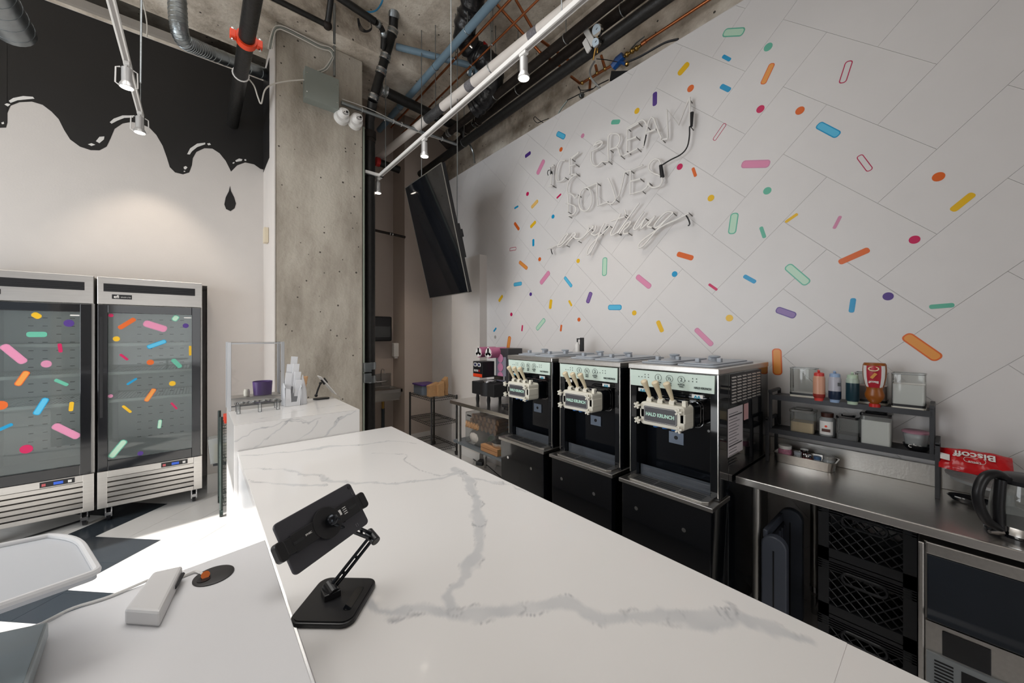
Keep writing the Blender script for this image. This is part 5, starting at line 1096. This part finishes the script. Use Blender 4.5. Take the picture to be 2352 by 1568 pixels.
for y_, nm in ((3.35,''),(3.17,'')):
    MB().cyl((2.36,y_,1.405),(2.58,y_-.0,1.405),.058,n=28).build('film_roll', PK, t, smooth=True)
    sr = MB(); 
    for k in range(3): a = R(90+120*k); sr.prism([(2.352,y_+.012*math.cos(a+1.57),1.405+.012*math.sin(a+1.57)),(2.352,y_+.012*math.cos(a-1.57),1.405+.012*math.sin(a-1.57)),(2.352,y_+.062*math.cos(a-.25),1.405+.062*math.sin(a-.25)),(2.352,y_+.062*math.cos(a+.25),1.405+.062*math.sin(a+.25))],(.006,0,0))
    sr.cyl((2.352,y_,1.405),(2.36,y_,1.405),.05,n=20).build('roll_clamp', WPL, t); MB().cyl((2.345,y_,1.405),(2.352,y_,1.405),.012,n=12).build('clamp_knob', DKG, t)
MB().box(2.475,2.479,3.02,3.18,1.10,1.36).build('film_web', mat('film_grey','#7f7f8c',.3), t); MB().box(2.44,2.475,3.02,3.18,1.12,1.16).build('film_guide', CHROME, t)
for z in (1.345,1.25,1.155): MB().cyl((2.470,3.11,z),(2.474,3.11,z),.046,n=24).build('film_disc', PK2, t)
MB().box(2.479,2.4795,3.0,3.06,1.0,1.05).build('rating_label', WPL, t); MB().box(2.4775,2.480,3.01,3.07,.985,1.03).build('rating_label', WPL, t)
t = thing('bench_scale', 'small black scale with chrome rim in front of the cup sealer tower', 'scale', (2.45,2.83,.85)); MB().box(2.36,2.56,2.72,2.95,.862,.885).build('platform', BLK, t, bevel=.003); MB().tube([(2.36,2.95,.888),(2.56,2.95,.888),(2.56,2.72,.888),(2.36,2.72,.888)],.004,6,True).build('rim', CHROME, t)
for x_,y_ in ((2.38,2.74),(2.54,2.74),(2.38,2.93),(2.54,2.93)): MB().cyl((x_,y_,.85),(x_,y_,.862),.01,n=8).build('foot', BLK, t)
# boxes on the lower shelf, z=.40
t = thing('cone_bin', 'clear plastic bin packed with stacked waffle cones and paper cones', 'bin', (2.42,3.20,.40))
MB().box(2.28,2.56,2.95,3.50,.401,.74).build('bin_wall', glass('bin_clear','#e4e6e6',.16,.1), t, bevel=.01); CN = mat('cone_tan','#cf9a69',.7,noise=.3,nscale=60,bump=.4,bscale=60)
for i in range(7):
    for j in range(3):
        y_ = 3.44-i*.075; z_ = .60+j*.045
        MB().cyl((2.30+.02*j,y_,z_),(2.50,y_-.03,z_+.02),.03,.006,n=10).build('waffle_cone', CN, t)
for i in range(5):
    a = MB(); a.tube([(2.29,3.46-.05*i+.01*math.sin(k*2.1),.585+.012*math.cos(k*1.7)+.01*k) for k in range(6)], [.02,.03,.018,.03,.02,.01], 7).build('crumpled_paper', mat('tan_paper','#d8ac82',.8,noise=.2), t)
MB().box(2.279,2.281,3.38,3.46,.70,.715).build('bin_label', BLK, t)
t = thing('clear_bag', 'clear bag of white filling on the lower shelf of the small table', 'bag', (2.32,3.35,.40)); MB().ball((2.345,3.33,.485),.085,1,1.6,1).build('bag_film', mat('white_film','#d3cfca',.3,noise=.15,nscale=30,bump=1,bscale=20), t, smooth=True, angle=2)
t = thing('card_box', 'small tan cardboard box tilted on the lower shelf beside green bags', 'box', (2.26,2.98,.40)); CB = mat('cardboard','#c4946a',.8,noise=.08)
MB().box(2.235,2.40,2.86,3.14,.402,.47,Matrix.Translation((0,0,0))).build('carton', CB, t, bevel=.002); MB().box(2.233,2.236,2.86,3.14,.44,.4425).build('carton_seam', mat('seam_brown','#8a6242',.8), t)
t = thing('frying_pan', 'round steel pan resting on the cardboard box', 'pan', (2.33,2.95,.472)); MB().lathe([(.0001,0),(.085,0),(.10,.045),(.096,.045),(.082,.006),(.0001,.006)],(2.34,2.93,.472),28).build('pan_body', STEEL, t, smooth=True)
GB = mat('green_film','#1a8a4c',.35,noise=.3,nscale=30,bump=.8,bscale=30)
for k,(x_,y_,z_,r_,l) in enumerate(((2.28,2.80,.44,.045,'green plastic bag at the right end of the lower shelf'),(2.40,3.17,.47,.05,'green plastic bag behind the cardboard box'))):
    tag(MB().ball((x_,y_,z_),r_,.8,1,1,12).build('green_bag', GB, smooth=True), l, 'bag', 'green bags on the lower shelf')
t = thing('clear_tub', 'clear plastic tub with a lid of pale filling on the lower shelf', 'tub', (2.45,2.85,.50)); MB().lathe([(.0001,-.098),(.065,-.098),(.085,.07)],(2.52,2.86,.50),22).build('tub_wall', CLEAR2, t, smooth=True); MB().lathe([(.0001,-.09),(.06,-.09),(.07,.0),(.0001,.02)],(2.52,2.86,.50),18).build('contents', mat('pale_crumbs','#a89890',.8,noise=.4,nscale=60), t); MB().lathe([(.088,.07),(.09,.08),(.0001,.082)],(2.52,2.86,.50),22).build('lid', CLEAR2, t, smooth=True)
pb_ = P(1105,1060,Z=.03); t = thing('power_brick', 'black power adapter lying on the floor under the small steel table', 'adapter', (pb_.x,pb_.y,0)); MB().box(-.06,.06,-.045,.045,.001,.045,Matrix.Translation((pb_.x,pb_.y,0)) @ Matrix.Rotation(.5,4,'Z')).build('adapter_body', BLK, t, bevel=.006)
MB().tube(smoothpts([(pb_.x-.02,pb_.y+.06,.02),(2.68,3.9,.008),(2.74,4.2,.008)],6),.005,6).build('lead', BLK, t); MB().tube(smoothpts([(pb_.x+.02,pb_.y-.05,.02),(2.5,2.95,.008),(2.4,2.7,.008),(2.45,2.5,.01)],6),.005,6).build('lead', BLK, t)
tag(MB().tube(smoothpts([(2.42,2.98,.37),(2.40,2.95,.12),(2.38,2.85,.01),(2.45,2.7,.008),(2.5,2.6,.03),(2.55,2.55,.3)],6),.006,6).build('cord_bundle', BLK), 'black cords dropping from the small table to the floor behind the machine', 'cord')

# ================================================================== WIRE RACK AND BAGS
def wire_rack(name, label, x0, x1, y0, y1, zs, top, m, casters=True):
    t = thing(name, label, 'wire rack', ((x0+x1)/2,(y0+y1)/2,0))
    for x_ in (x0,x1):
        for y_ in (y0,y1): MB().cyl((x_,y_,.06),(x_,y_,top),.0125,n=12).build('post', m, t, smooth=True)
        for y_ in (y0,y1):
            c = MB().cyl((x_-.012,y_,.03),(x_+.012,y_,.03),.03,n=18).cyl((x_,y_,.03),(x_,y_,.08),.008,n=8).build('caster', m, t)
    for z in zs:
        w_ = MB()
        for dz in (0,-.03):
            w_.tube([(x0,y0,z+dz),(x1,y0,z+dz),(x1,y1,z+dz),(x0,y1,z+dz)],.003,6,True)
        n_ = 24
        for (a,b) in (((x0,y0),(x1,y0)),((x0,y1),(x1,y1)),((x0,y0),(x0,y1)),((x1,y0),(x1,y1))):
            pts=[(a[0]+(b[0]-a[0])*k/n_, a[1]+(b[1]-a[1])*k/n_, z-(.03 if k%2 else 0)) for k in range(n_+1)]; w_.tube(pts,.0022,4)
        for k in range(1,18): x_ = x0+(x1-x0)*k/18; w_.cyl((x_,y0,z),(x_,y1,z),.0018,n=4)
        for k in (1,2): y_ = y0+(y1-y0)*k/3; w_.cyl((x0,y_,z-.004),(x1,y_,z-.004),.003,n=5)
        w_.build('wire_shelf', m, t)
    return t
wire_rack('wire_rack','black three-shelf wire rack on casters in the far corner',2.25,2.62,4.23,4.85,(.785,.465,.14),.80,mat('rack_black','#1c1a19',.4))
t = thing('storage_tub', 'grey storage tub with a purple lid on top of the wire rack', 'tub', (2.35,4.68,.787)); MB().prism([(a,b,.789) for a,b in rr(2.38,4.66,.22,.28,.03,4)],(0,0,.125)).build('tub_body', mat('smoke_tub','#6b7480',.35), t, bevel=.004); MB().prism([(a,b,.914) for a,b in rr(2.38,4.66,.25,.31,.03,4)],(0,0,.018)).build('lid', mat('purple_lid','#4b2f73',.4), t, bevel=.004)
for k,(x_,y_,w_,h_,l) in enumerate(((2.36,4.40,.13,.16,'wide crumpled brown paper bag in front of the purple-lidded tub'),(2.44,4.36,.09,.17,'brown paper bag standing in the middle of the three'),(2.54,4.40,.05,.22,'thin brown paper bag with a pointed top at the back right'))):
    t = thing('paper_bag', l, 'bag', (x_,y_,.787), 'brown paper bags on the wire rack'); q = MB()
    vs=[]; 
    for z,sc in ((0,1),(.3,.97),(.6,1.0),(.85,1.04),(1.0,1.0)):
        for a,b in ((-1,-1),(0,-1.05),(1,-1),(1.03,0),(1,1),(0,1.02),(-1,1),(-1.02,0)): vs.append((x_+a*w_/2*sc+.004*math.sin(z*9+a*3), y_+b*.045*sc, .789+z*h_+(.02*a if z==1 else 0)))
    q.add(vs,[(j*8+i,j*8+(i+1)%8,(j+1)*8+(i+1)%8,(j+1)*8+i) for j in range(4) for i in range(8)]+[tuple(range(8)),tuple(range(32,40))]); q.build('bag_body', KRAFT, t)
# left wire rack behind the raised counter
t = wire_rack('slim_wire_rack','dark green wire rack half hidden behind the tall quartz counter block',.155,.50,4.14,4.50,(.80,.45,.12),.875,mat('green_black_wire','#24302d',.4))
MB().box(.157,.30,4.138,4.142,.10,.80).build('unused', DKG, t) if False else None
q = MB()
for k in range(28): z=.10+k*.026; q.cyl((.155,4.135,z),(.50,4.135,z),.0016,n=4)
for k in range(8): q.cyl((.175+k*.045,4.135,.10),(.175+k*.045,4.135,.80),.0016,n=4)
q.build('side_mesh', mat('green_black_wire'), t)
tag(MB().box(.18,.34,4.2,4.4,.80,.86).build('orange_box', mat('orange_box','#e0452a',.45), bevel=.004), 'bright orange box on top of the slim wire rack', 'box')
t = thing('clear_bucket','clear plastic bucket with yellow packets beside the slim wire rack','bucket',(.14,4.50,.38)); 
MB().prism([(.07,4.55,.60),(.09,4.55,.36),(.30,4.55,.36),(.30,4.55,.62)],(0,.14,0)).build('bucket_wall', CLEAR2, t, bevel=.006); MB().box(.12,.28,4.56,4.66,.37,.52).build('contents', mat('yellow_packets','#d9c46a',.5,noise=.6,nscale=30), t); MB().box(.11,.30,4.55,4.68,.34,.36).build('ledge', DKG, t)

# ================================================================== SINK NICHE
t = thing('hand_sink', 'small stainless wall-hung hand sink in the far niche', 'sink', (2.08,5.45,.7)); X0,X1,Y0,Y1 = 1.84,2.305,5.22,5.668
MB().box(X0,X1,Y1-.012,Y1,.80,1.0).build('backsplash', STEEL, t)
b = MB(); b.box(X0,X1,Y0,Y0+.03,.755,.80).box(X0,X1,Y1-.05,Y1-.012,.76,.80).box(X0,X0+.03,Y0,Y1,.76,.80).box(X1-.03,X1,Y0,Y1,.76,.80).box(X0+.03,X1-.03,Y0+.03,Y1-.05,.64,.65); b.prism([(X0+.01,Y0+.005,.755),(X0+.03,Y0+.06,.64),(X0+.03,Y1-.05,.64),(X0+.01,Y1-.02,.76)],(.004,0,0)).prism([(X1-.01,Y0+.005,.755),(X1-.03,Y0+.06,.64),(X1-.03,Y1-.05,.64),(X1-.01,Y1-.02,.76)],(-.004,0,0)).prism([(X0+.01,Y0+.005,.757),(X1-.01,Y0+.005,.757),(X1-.03,Y0+.06,.64),(X0+.03,Y0+.06,.64)],(0,.004,0)); b.build('basin', STEEL, t)
fx = P(881,800,Y=5.6).x-.03; MB().tube(smoothpts([(fx,5.62,.82),(fx,5.62,1.02),(fx,5.58,1.075),(fx,5.50,1.06),(fx,5.48,1.0)],6),.008,8).build('faucet', CHROME, t, smooth=True); MB().cyl((fx-.09,5.62,.88),(fx+.09,5.62,.88),.012,n=10).build('faucet_bar', CHROME, t); 
for s_ in (-1,1): MB().cyl((fx+s_*.08,5.62,.88),(fx+s_*.10,5.57,.90),.008,n=8).build('tap_handle', CHROME, t)
MB().cyl((2.10,5.45,.64),(2.10,5.45,.42),.02,n=12).build('drain_tube', BRASS, t); MB().tube([(2.10,5.45,.50),(2.10,5.45,.20),(2.04,5.48,.14),(1.98,5.55,.20),(1.98,5.66,.24)],.024,10).build('drain_trap', mat('dark_pipe'), t, smooth=True)
t = thing('towel_dispenser', 'black paper towel dispenser on the wall above the hand sink', 'dispenser', (2.10,5.66,1.49)); MB().box(1.94,2.245,5.46,5.668,1.50,1.87).build('housing', BLK, t, bevel=.02); MB().box(1.97,2.215,5.455,5.46,1.56,1.72).build('window', mat('smoke_window','#3a3c3d',.2), t)
t = thing('soap_dispenser', 'white soap dispenser on the niche side wall', 'dispenser', (2.30,5.50,1.22)); MB().box(2.265,2.345,5.44,5.53,1.26,1.47).build('housing', WPL, t, bevel=.012); MB().box(2.28,2.33,5.45,5.50,1.235,1.26).build('pump_tip', WPL, t, bevel=.004)
t = thing('thermostat', 'small beige thermostat on the edge wall left of the column', 'thermostat', (.54,4.6,2.9)); p = P(612,541,X=.53); MB().box(.505,.543,p.y-.05,p.y+.05,p.z-.075,p.z+.075).build('cover', mat('beige_plastic','#cbbfa8',.5), t, bevel=.004)

# ================================================================== RAISED COUNTER ITEMS  (z = 1.06)
t = thing('sneeze_guard', 'clear acrylic sneeze guard box with aluminium posts on the tall quartz block', 'sneeze guard', (.33,3.38,1.06)); AL = mat('aluminium','#c9cbce',.3,.7)
gx0,gx1,gy0,gy1,gz = .168,.492,3.285,3.475,1.545
for x_ in (gx0,gx1):
    for y_ in (gy0,gy1): MB().box(x_-.011,x_+.011,y_-.009,y_+.009,1.06,gz).build('post', AL, t, bevel=.002)
for y_ in (gy0,gy1): MB().box(gx0,gx1,y_-.003,y_+.003,gz-.014,gz-.006).build('top_rail', AL, t)
MB().box(gx0+.01,gx1-.01,gy0-.001,gy0+.001,1.10,gz-.012).build('front_pane', glass('acrylic','#ffffff',.0), t); MB().box(gx0,gx1,gy0,gy1,gz-.004,gz).build('top_pane', glass('acrylic'), t)
MB().box(gx0+.011,gx1-.011,gy0+.009,gy1-.009,1.135,1.145).build('inner_tray', STEELR, t); MB().box(gx0+.011,gx1-.011,gy0,gy0+.004,1.062,1.135).build('front_plate', STEEL, t); MB().box(gx0+.011,gx1-.011,gy0-.002,gy0,1.085,1.091).build('seam_line', DKG, t)
t = thing('purple_cup', 'purple cup inside the clear sneeze guard', 'cup', (.375,3.38,1.145)); MB().lathe([(.0001,0),(.058,0),(.064,.10),(.062,.10),(.055,.004),(.0001,.004)],(.375,3.38,1.146),28).build('cup_wall', mat('purple_cup','#5b3a86',.4), t, smooth=True)
t = thing('candle_jar', 'small cream-coloured pot beside the purple cup', 'pot', (.275,3.37,1.145)); MB().lathe([(.0001,0),(.018,0),(.020,.03),(.016,.045),(.014,.05),(.0001,.05)],(.275,3.37,1.146),18).build('pot_body', OFFW, t, smooth=True)
t = thing('cone_display', 'clear acrylic cone display tray in front of the sneeze guard', 'display tray', (.32,3.17,1.06)); MB().box(.19,.46,3.11,3.25,1.12,1.124).build('tray_top', glass('acrylic_tray','#fbfcfc',.06,.03), t)
for x_,y_ in ((.21,3.13),(.33,3.12),(.44,3.13),(.21,3.23),(.44,3.23)): MB().cyl((x_,y_,1.0595),(x_,y_,1.12),.011,n=14).build('acrylic_leg', glass('acrylic_tray'), t, smooth=True)
for k in range(4): MB().tube([(.225+k*.065+.024*math.cos(a*.5236),3.18+.024*math.sin(a*.5236),1.127) for a in range(12)],.003,5,True).build('cone_hole_ring', glass('acrylic_tray'), t)
t = thing('card_holder', 'white stepped holder full of white cards and lids beside the sneeze guard', 'holder', (.56,3.25,1.06))
HW = mat('card_white','#d9dadd',.5); base = P(672,932,Z=1.06)
bx_, by_ = base.x, base.y
MB().prism([(bx_-.045,by_,1.06),(bx_+.050,by_,1.06),(bx_+.062,by_,1.20),(bx_+.045,by_,1.185),(bx_+.028,by_,1.09),(bx_-.008,by_,1.09),(bx_-.012,by_,1.185),(bx_-.050,by_,1.20)],(0,.006,0)).build('front_panel', HW, t)
MB().prism([(bx_-.05,by_,1.06),(bx_-.05,by_,1.20),(bx_-.05,by_+.09,1.24),(bx_-.05,by_+.09,1.06)],(.004,0,0)).prism([(bx_+.058,by_,1.06),(bx_+.058,by_,1.20),(bx_+.058,by_+.09,1.24),(bx_+.058,by_+.09,1.06)],(.004,0,0)).box(bx_-.05,bx_+.06,by_+.085,by_+.09,1.06,1.25).build('side_panel', HW, t)
for k,(dx,dy,z0,z1) in enumerate(((.030,.02,1.13,1.255),(.022,.04,1.15,1.315),(.008,.055,1.20,1.375),(-.005,.075,1.24,1.43),(-.035,.05,1.13,1.305),(-.03,.07,1.2,1.37))):
    MB().box(bx_+dx-.022,bx_+dx+.022,by_+dy,by_+dy+.010,z0,z1,Matrix.Translation((bx_,by_,1.06)) @ Matrix.Rotation(R(5),4,'Y') @ Matrix.Translation((-bx_,-by_,-1.06))).build('white_card', HW, t, bevel=.001)
t = thing('paper_cone_stack', 'upright white paper cone stack with pale tips right of the card holder', 'cone stack', (.66,3.24,1.06)); q = P(697,928,Z=1.06); MB().lathe([(.032,0),(.028,.09),(.015,.17),(.003,.225)],(q.x,q.y+.03,1.06),16).build('cone_body', HW, t, smooth=True)
MB().lathe([(.001,.10),(.018,.19),(.022,.21)],(q.x+.02,q.y+.045,1.06),12).build('pale_cone', mat('tan_paper'), t)
t = thing('phone_stand', 'black stand holding a thin white tablet edge-on at the right of the tall block', 'stand', (.8,3.38,1.06)); q0 = P(738,916,Z=1.06); BM = mat('stand_black','#1b1b1d',.35)
MB().prism([(a,b,1.06) for a,b in rr(q0.x,q0.y,.125,.075,.035,6)],(0,0,.010)).build('base', BM, t, bevel=.003)
D = q0.y; pa,pb2,pc2 = P(726,908,Y=D),P(736,880,Y=D),P(743,868,Y=D); MB().tube([pa,P(730,895,Y=D),pb2],.007,8).build('arm', BM, t); MB().ball(pb2,.012).ball(pa,.013).build('joint', BM, t); MB().cyl(P(741,870,Y=D),P(748,880,Y=D),.020,n=12).build('clamp', BM, t)
ta, tb = P(734,863,Y=D),P(769,903,Y=D); dd_ = (tb-ta).normalized(); nn_ = Vector((dd_.z,0,-dd_.x))
MB().prism([ta,tb,tb+nn_*.007,ta+nn_*.007],(0,.13,0)).xf(Matrix.Translation((0,-.065,0))).build('tablet', WPL, t, bevel=.002)
MB().tube(smoothpts([tb,P(775,907,Y=D),P(781,914,Y=D+.05),P(784,925,Y=D+.3)],5),.0025,6).build('charging_cable', WPL, t)

# ================================================================== TABLET STAND ON THE LOW COUNTER (z = .90)
Z0 = .8995
t = thing('tablet_stand', 'black folding tablet stand on a square base in the foreground of the low counter', 'tablet stand', (.28,1.06,Z0))
A_, B_, C__, D_ = [P(x,y,Z=Z0+.012) for x,y in ((742,1318),(872,1322),(802,1440),(655,1440))]
ctr = (A_+B_+C__+D_)/4; e1 = ((B_-A_)+(C__-D_)).normalized(); e2 = Vector((-e1.y,e1.x,0)); w1 = ((B_-A_).length+(C__-D_).length)/2; w2 = ((A_-D_).length+(B_-C__).length)/2
w1 = max(.12,min(w1,.17)); w2 = max(.12,min(w2,.17)); ctr.z = Z0
sq = lambda w, h, z, r_: [ctr+e1*a+e2*b+Vector((0,0,z)) for a,b in rr(0,0,w,h,r_,6)]
MB().prism(sq(w1,w2,0,.028),(0,0,.012)).build('base_plate', BM, t, bevel=.003); MB().prism(sq(w1*.93,w2*.93,.012,.024),(0,0,.002)).build('base_pad', mat('base_pad','#222224',.3), t)
MB().prism([ctr+e1*a+e2*b+Vector((0,0,.0145)) for a,b in rr(w1*.30,0,.02,w2*.5,.005,2)],(0,0,.0006)).build('pad_groove', BLKG, t)
tc = [Vector(v) for v in ((.121,.946,1.187),(.308,1.04,1.203),(.342,.988,1.105),(.155,.893,1.089))]
tctr = sum(tc,Vector())/4; t1 = (tc[1]-tc[0]).normalized(); t2 = (tc[0]-tc[3]).normalized(); tn_ = t1.cross(t2).normalized()
if tn_.dot(Vector((0,0,1.6))-tctr) < 0: tn_ = -tn_
piv = P(760,1352,Z=Z0+.03); elb = P(855,1232,Y=piv.y-.02); ball = tctr+tn_*.022+t1*.005
def bar2(a, b, w, m, nm):
    d = (b-a).normalized(); s_ = d.cross(tn_).normalized()*w; q = MB(); q.cyl(a+s_,b+s_,.0045,n=8); q.cyl(a-s_,b-s_,.0045,n=8); q.cyl(a+(b-a)*.3-s_,a+(b-a)*.3+s_,.004,n=6).cyl(a+(b-a)*.6-s_,a+(b-a)*.6+s_,.004,n=6)
    q.build(nm, m, t, smooth=True)
GM = mat('gunmetal','#303338',.22,.8)
bar2(piv,elb,.006,GM,'lower_arm'); bar2(elb,ball,.007,GM,'upper_arm')
d_ = (elb-piv).cross(ball-elb).normalized(); MB().cyl(elb-d_*.020,elb+d_*.020,.0125,n=20).build('elbow_joint', BM, t, smooth=True, bevel=.002); MB().cyl(elb-d_*.022,elb-d_*.020,.008,n=14).build('joint_screw', CHROME, t)
MB().cyl(piv-d_*.018,piv+d_*.018,.015,n=18).box(piv.x-.02,piv.x+.02,piv.y-.02,piv.y+.02,Z0+.012,Z0+.03).build('base_hinge', BM, t, bevel=.002)
MB().ball(ball,.014).build('ball_joint', GM, t, smooth=True)
tb_ = thing('tablet', 'dark grey tablet held by the black stand, its back towards the camera', 'tablet', tctr)
def trr(w,h,r_,off,dx=0,dy=0): return [tctr+t1*(a+dx)+t2*(b+dy)+tn_*off for a,b in rr(0,0,w,h,r_,6)]
MB().prism(trr(.21,.1165,.010,-.004),tn_*.008).build('tablet_shell', mat('space_grey','#4b4b50',.4,.6), tb_, bevel=.002); MB().prism(trr(.20,.107,.004,-.0046),tn_*.0006).build('screen', BLKG, tb_)
MB().cyl(tctr+t1*.096+t2*.047+tn_*.004,tctr+t1*.096+t2*.047+tn_*.0055,.0045,n=14).build('camera_lens', BLKG, tb_)
for dx,dy in ((.098,.03),(.07,-.052)): text('[ ]', .008, tctr+t1*dx+t2*dy*.9+tn_*.0042, t1, t2, mat('etch','#77777c',.4), tb_)
cl_ = MB(); cl_.prism(trr(.205,.034,.004,.0065),tn_*.005); cl_.cyl(tctr+tn_*.0065,tctr+tn_*.0135,.036,n=32).prism(trr(.075,.040,.005,.0062,.055),tn_*.006).prism(trr(.075,.040,.005,.0062,-.050),tn_*.006); cl_.build('clamp_bar', BM, t, bevel=.001)
for s_ in (-1,1):
    MB().prism(trr(.022,.042,.009,-.008,s_*.112),tn_*.020).build('clamp_jaw', BM, t, bevel=.003); MB().prism(trr(.026,.006,.002,.0118,s_*.075),tn_*.0008).build('clamp_slot', BLKG, t)
MB().prism(trr(.017,.013,.001,.0122,.033,.004),tn_*.0006).build('sticker', WPL, t); 
for k in range(4): MB().prism(trr(.010,.0018,.0005,.0122,.052,.010-k*.005),tn_*.0006).build('print_line', WPL, t)
text('IPHSC', .006, tctr-t1*.050+tn_*.0124, t1, t2, WPL, t)

# ================================================================== NEAR LEDGE ITEMS (z = 1.06)
t = thing('receipt_dock', 'white slab-shaped card reader dock lying on the near ledge', 'card reader', (-.06,1.02,1.06))
pts = [P(x,y,Z=1.09) for x,y in ((285,1398),(352,1312),(420,1297),(367,1404))]
MB().prism([Vector((p.x,p.y,1.06)) for p in pts],(0,0,.03)).build('dock_body', mat('dock_white','#d0cfcf',.3), t, bevel=.005)
pe = [P(x,y,Z=1.075) for x,y in ((419,1312),(372,1392))]; MB().cyl(pe[0]+Vector((.001,-.012,0)),pe[0]+Vector((.001,-.012,0))+(pe[1]-pe[0]).normalized()*.05,.004,n=6).build('port_strip', DKG, t)
gp = P(491,1322,Z=1.06); t = thing('cable_grommet', 'round black cable grommet set in the near ledge', 'grommet', (gp.x,gp.y,1.06))
MB().lathe([(.0001,.0),(.037,0),(.037,.002),(.034,.0035),(.0001,.0035)],(gp.x,gp.y,1.06),36).build('grommet_cap', mat('grommet_black','#2c2a2a',.5), t, smooth=True); go = P(468,1330,Z=1.064); MB().cyl(go,go+Vector((0,0,.0008)),.012,n=18).build('grommet_hole', BLK, t); MB().cyl(P(472,1320,Z=1.066),P(472,1320,Z=1.070),.008,n=14).build('orange_plug', mat('orange_plastic','#e0701f',.4), t)  # plug in plain orange, no emission
tag(MB().tube(smoothpts([P(x,y,Z=1.0635) for x,y in ((415,1325),(432,1318),(450,1312),(466,1318))],5),.0028,6).build('white_lead', WPL), 'short white lead from the card reader into the grommet', 'cable')
tag(MB().tube(smoothpts([P(x,y,Z=1.0635) for x,y in ((340,1332),(250,1370),(170,1395),(118,1420),(80,1440))],5),.0028,6).build('white_lead', WPL), 'long white cable running left from the card reader along the near ledge', 'cable')
t = thing('pos_terminal', 'pale grey flat point of sale terminal cut off by the bottom left corner', 'terminal', (-.25,.95,1.06))
pts = [P(x,y,Z=1.09) for x,y in ((-60,1462),(112,1426),(60,1575),(-160,1640))]
MB().prism([Vector((p.x,p.y,1.062)) for p in pts],(0,0,.028)).build('terminal_body', mat('terminal_grey','#9fa9ad',.3), t, bevel=.004); MB().prism([Vector((p.x,p.y,1.0902)) for p in [pts[0]+(pts[2]-pts[0])*.05,pts[1]+(pts[3]-pts[1])*.05,pts[2]+(pts[0]-pts[2])*.05,pts[3]+(pts[1]-pts[3])*.05]],(0,0,.001)).build('glass_top', mat('terminal_glass','#8a979c',.08), t)
# flat panel raised on a stand over the near ledge
t = thing('customer_display', 'white flat panel with a rounded raised rim held above the near ledge, cut by the left edge'.replace(', cut by the left edge',''), 'display', (-.75,1.05,1.06)); ZT2 = 1.20
co = [P(x,y,Z=ZT2) for x,y in ((178,1232),(226,1312),(-40,1405),(-40,1228))]
v0,v1,v2,v3 = [Vector((p.x,p.y,ZT2)) for p in co]
def rcorner(a,b,c,r_,n=7):
    d1=(a-b).normalized()*r_; d2=(c-b).normalized()*r_; return [b+d1*(1-k/n)**2+d2*(k/n)**2 for k in range(n+1)]
dd2 = (v2-v1).normalized()*.25
outl = rcorner(v3,v0,v1,.06)+rcorner(v0,v1,v2,.012,4)+[v2+dd2, v3+dd2]
MB().prism([p-Vector((0,0,.012)) for p in outl],(0,0,.010)).build('panel', mat('panel_white','#c3c7cd',.22), t); MB().tube(outl,.0055,8,True).build('raised_rim', mat('rim_white','#dcdddf',.35), t, smooth=True)
lc_ = sum(outl,Vector())/len(outl); lq = lc_+dd2*.7; MB().cyl((lq.x,lq.y,1.062),(lq.x,lq.y,ZT2-.01),.012,n=16).cyl((lq.x,lq.y,1.0605),(lq.x,lq.y,1.07),.05,n=24).build('stand', WPL, t)
t['category'] = 'display'
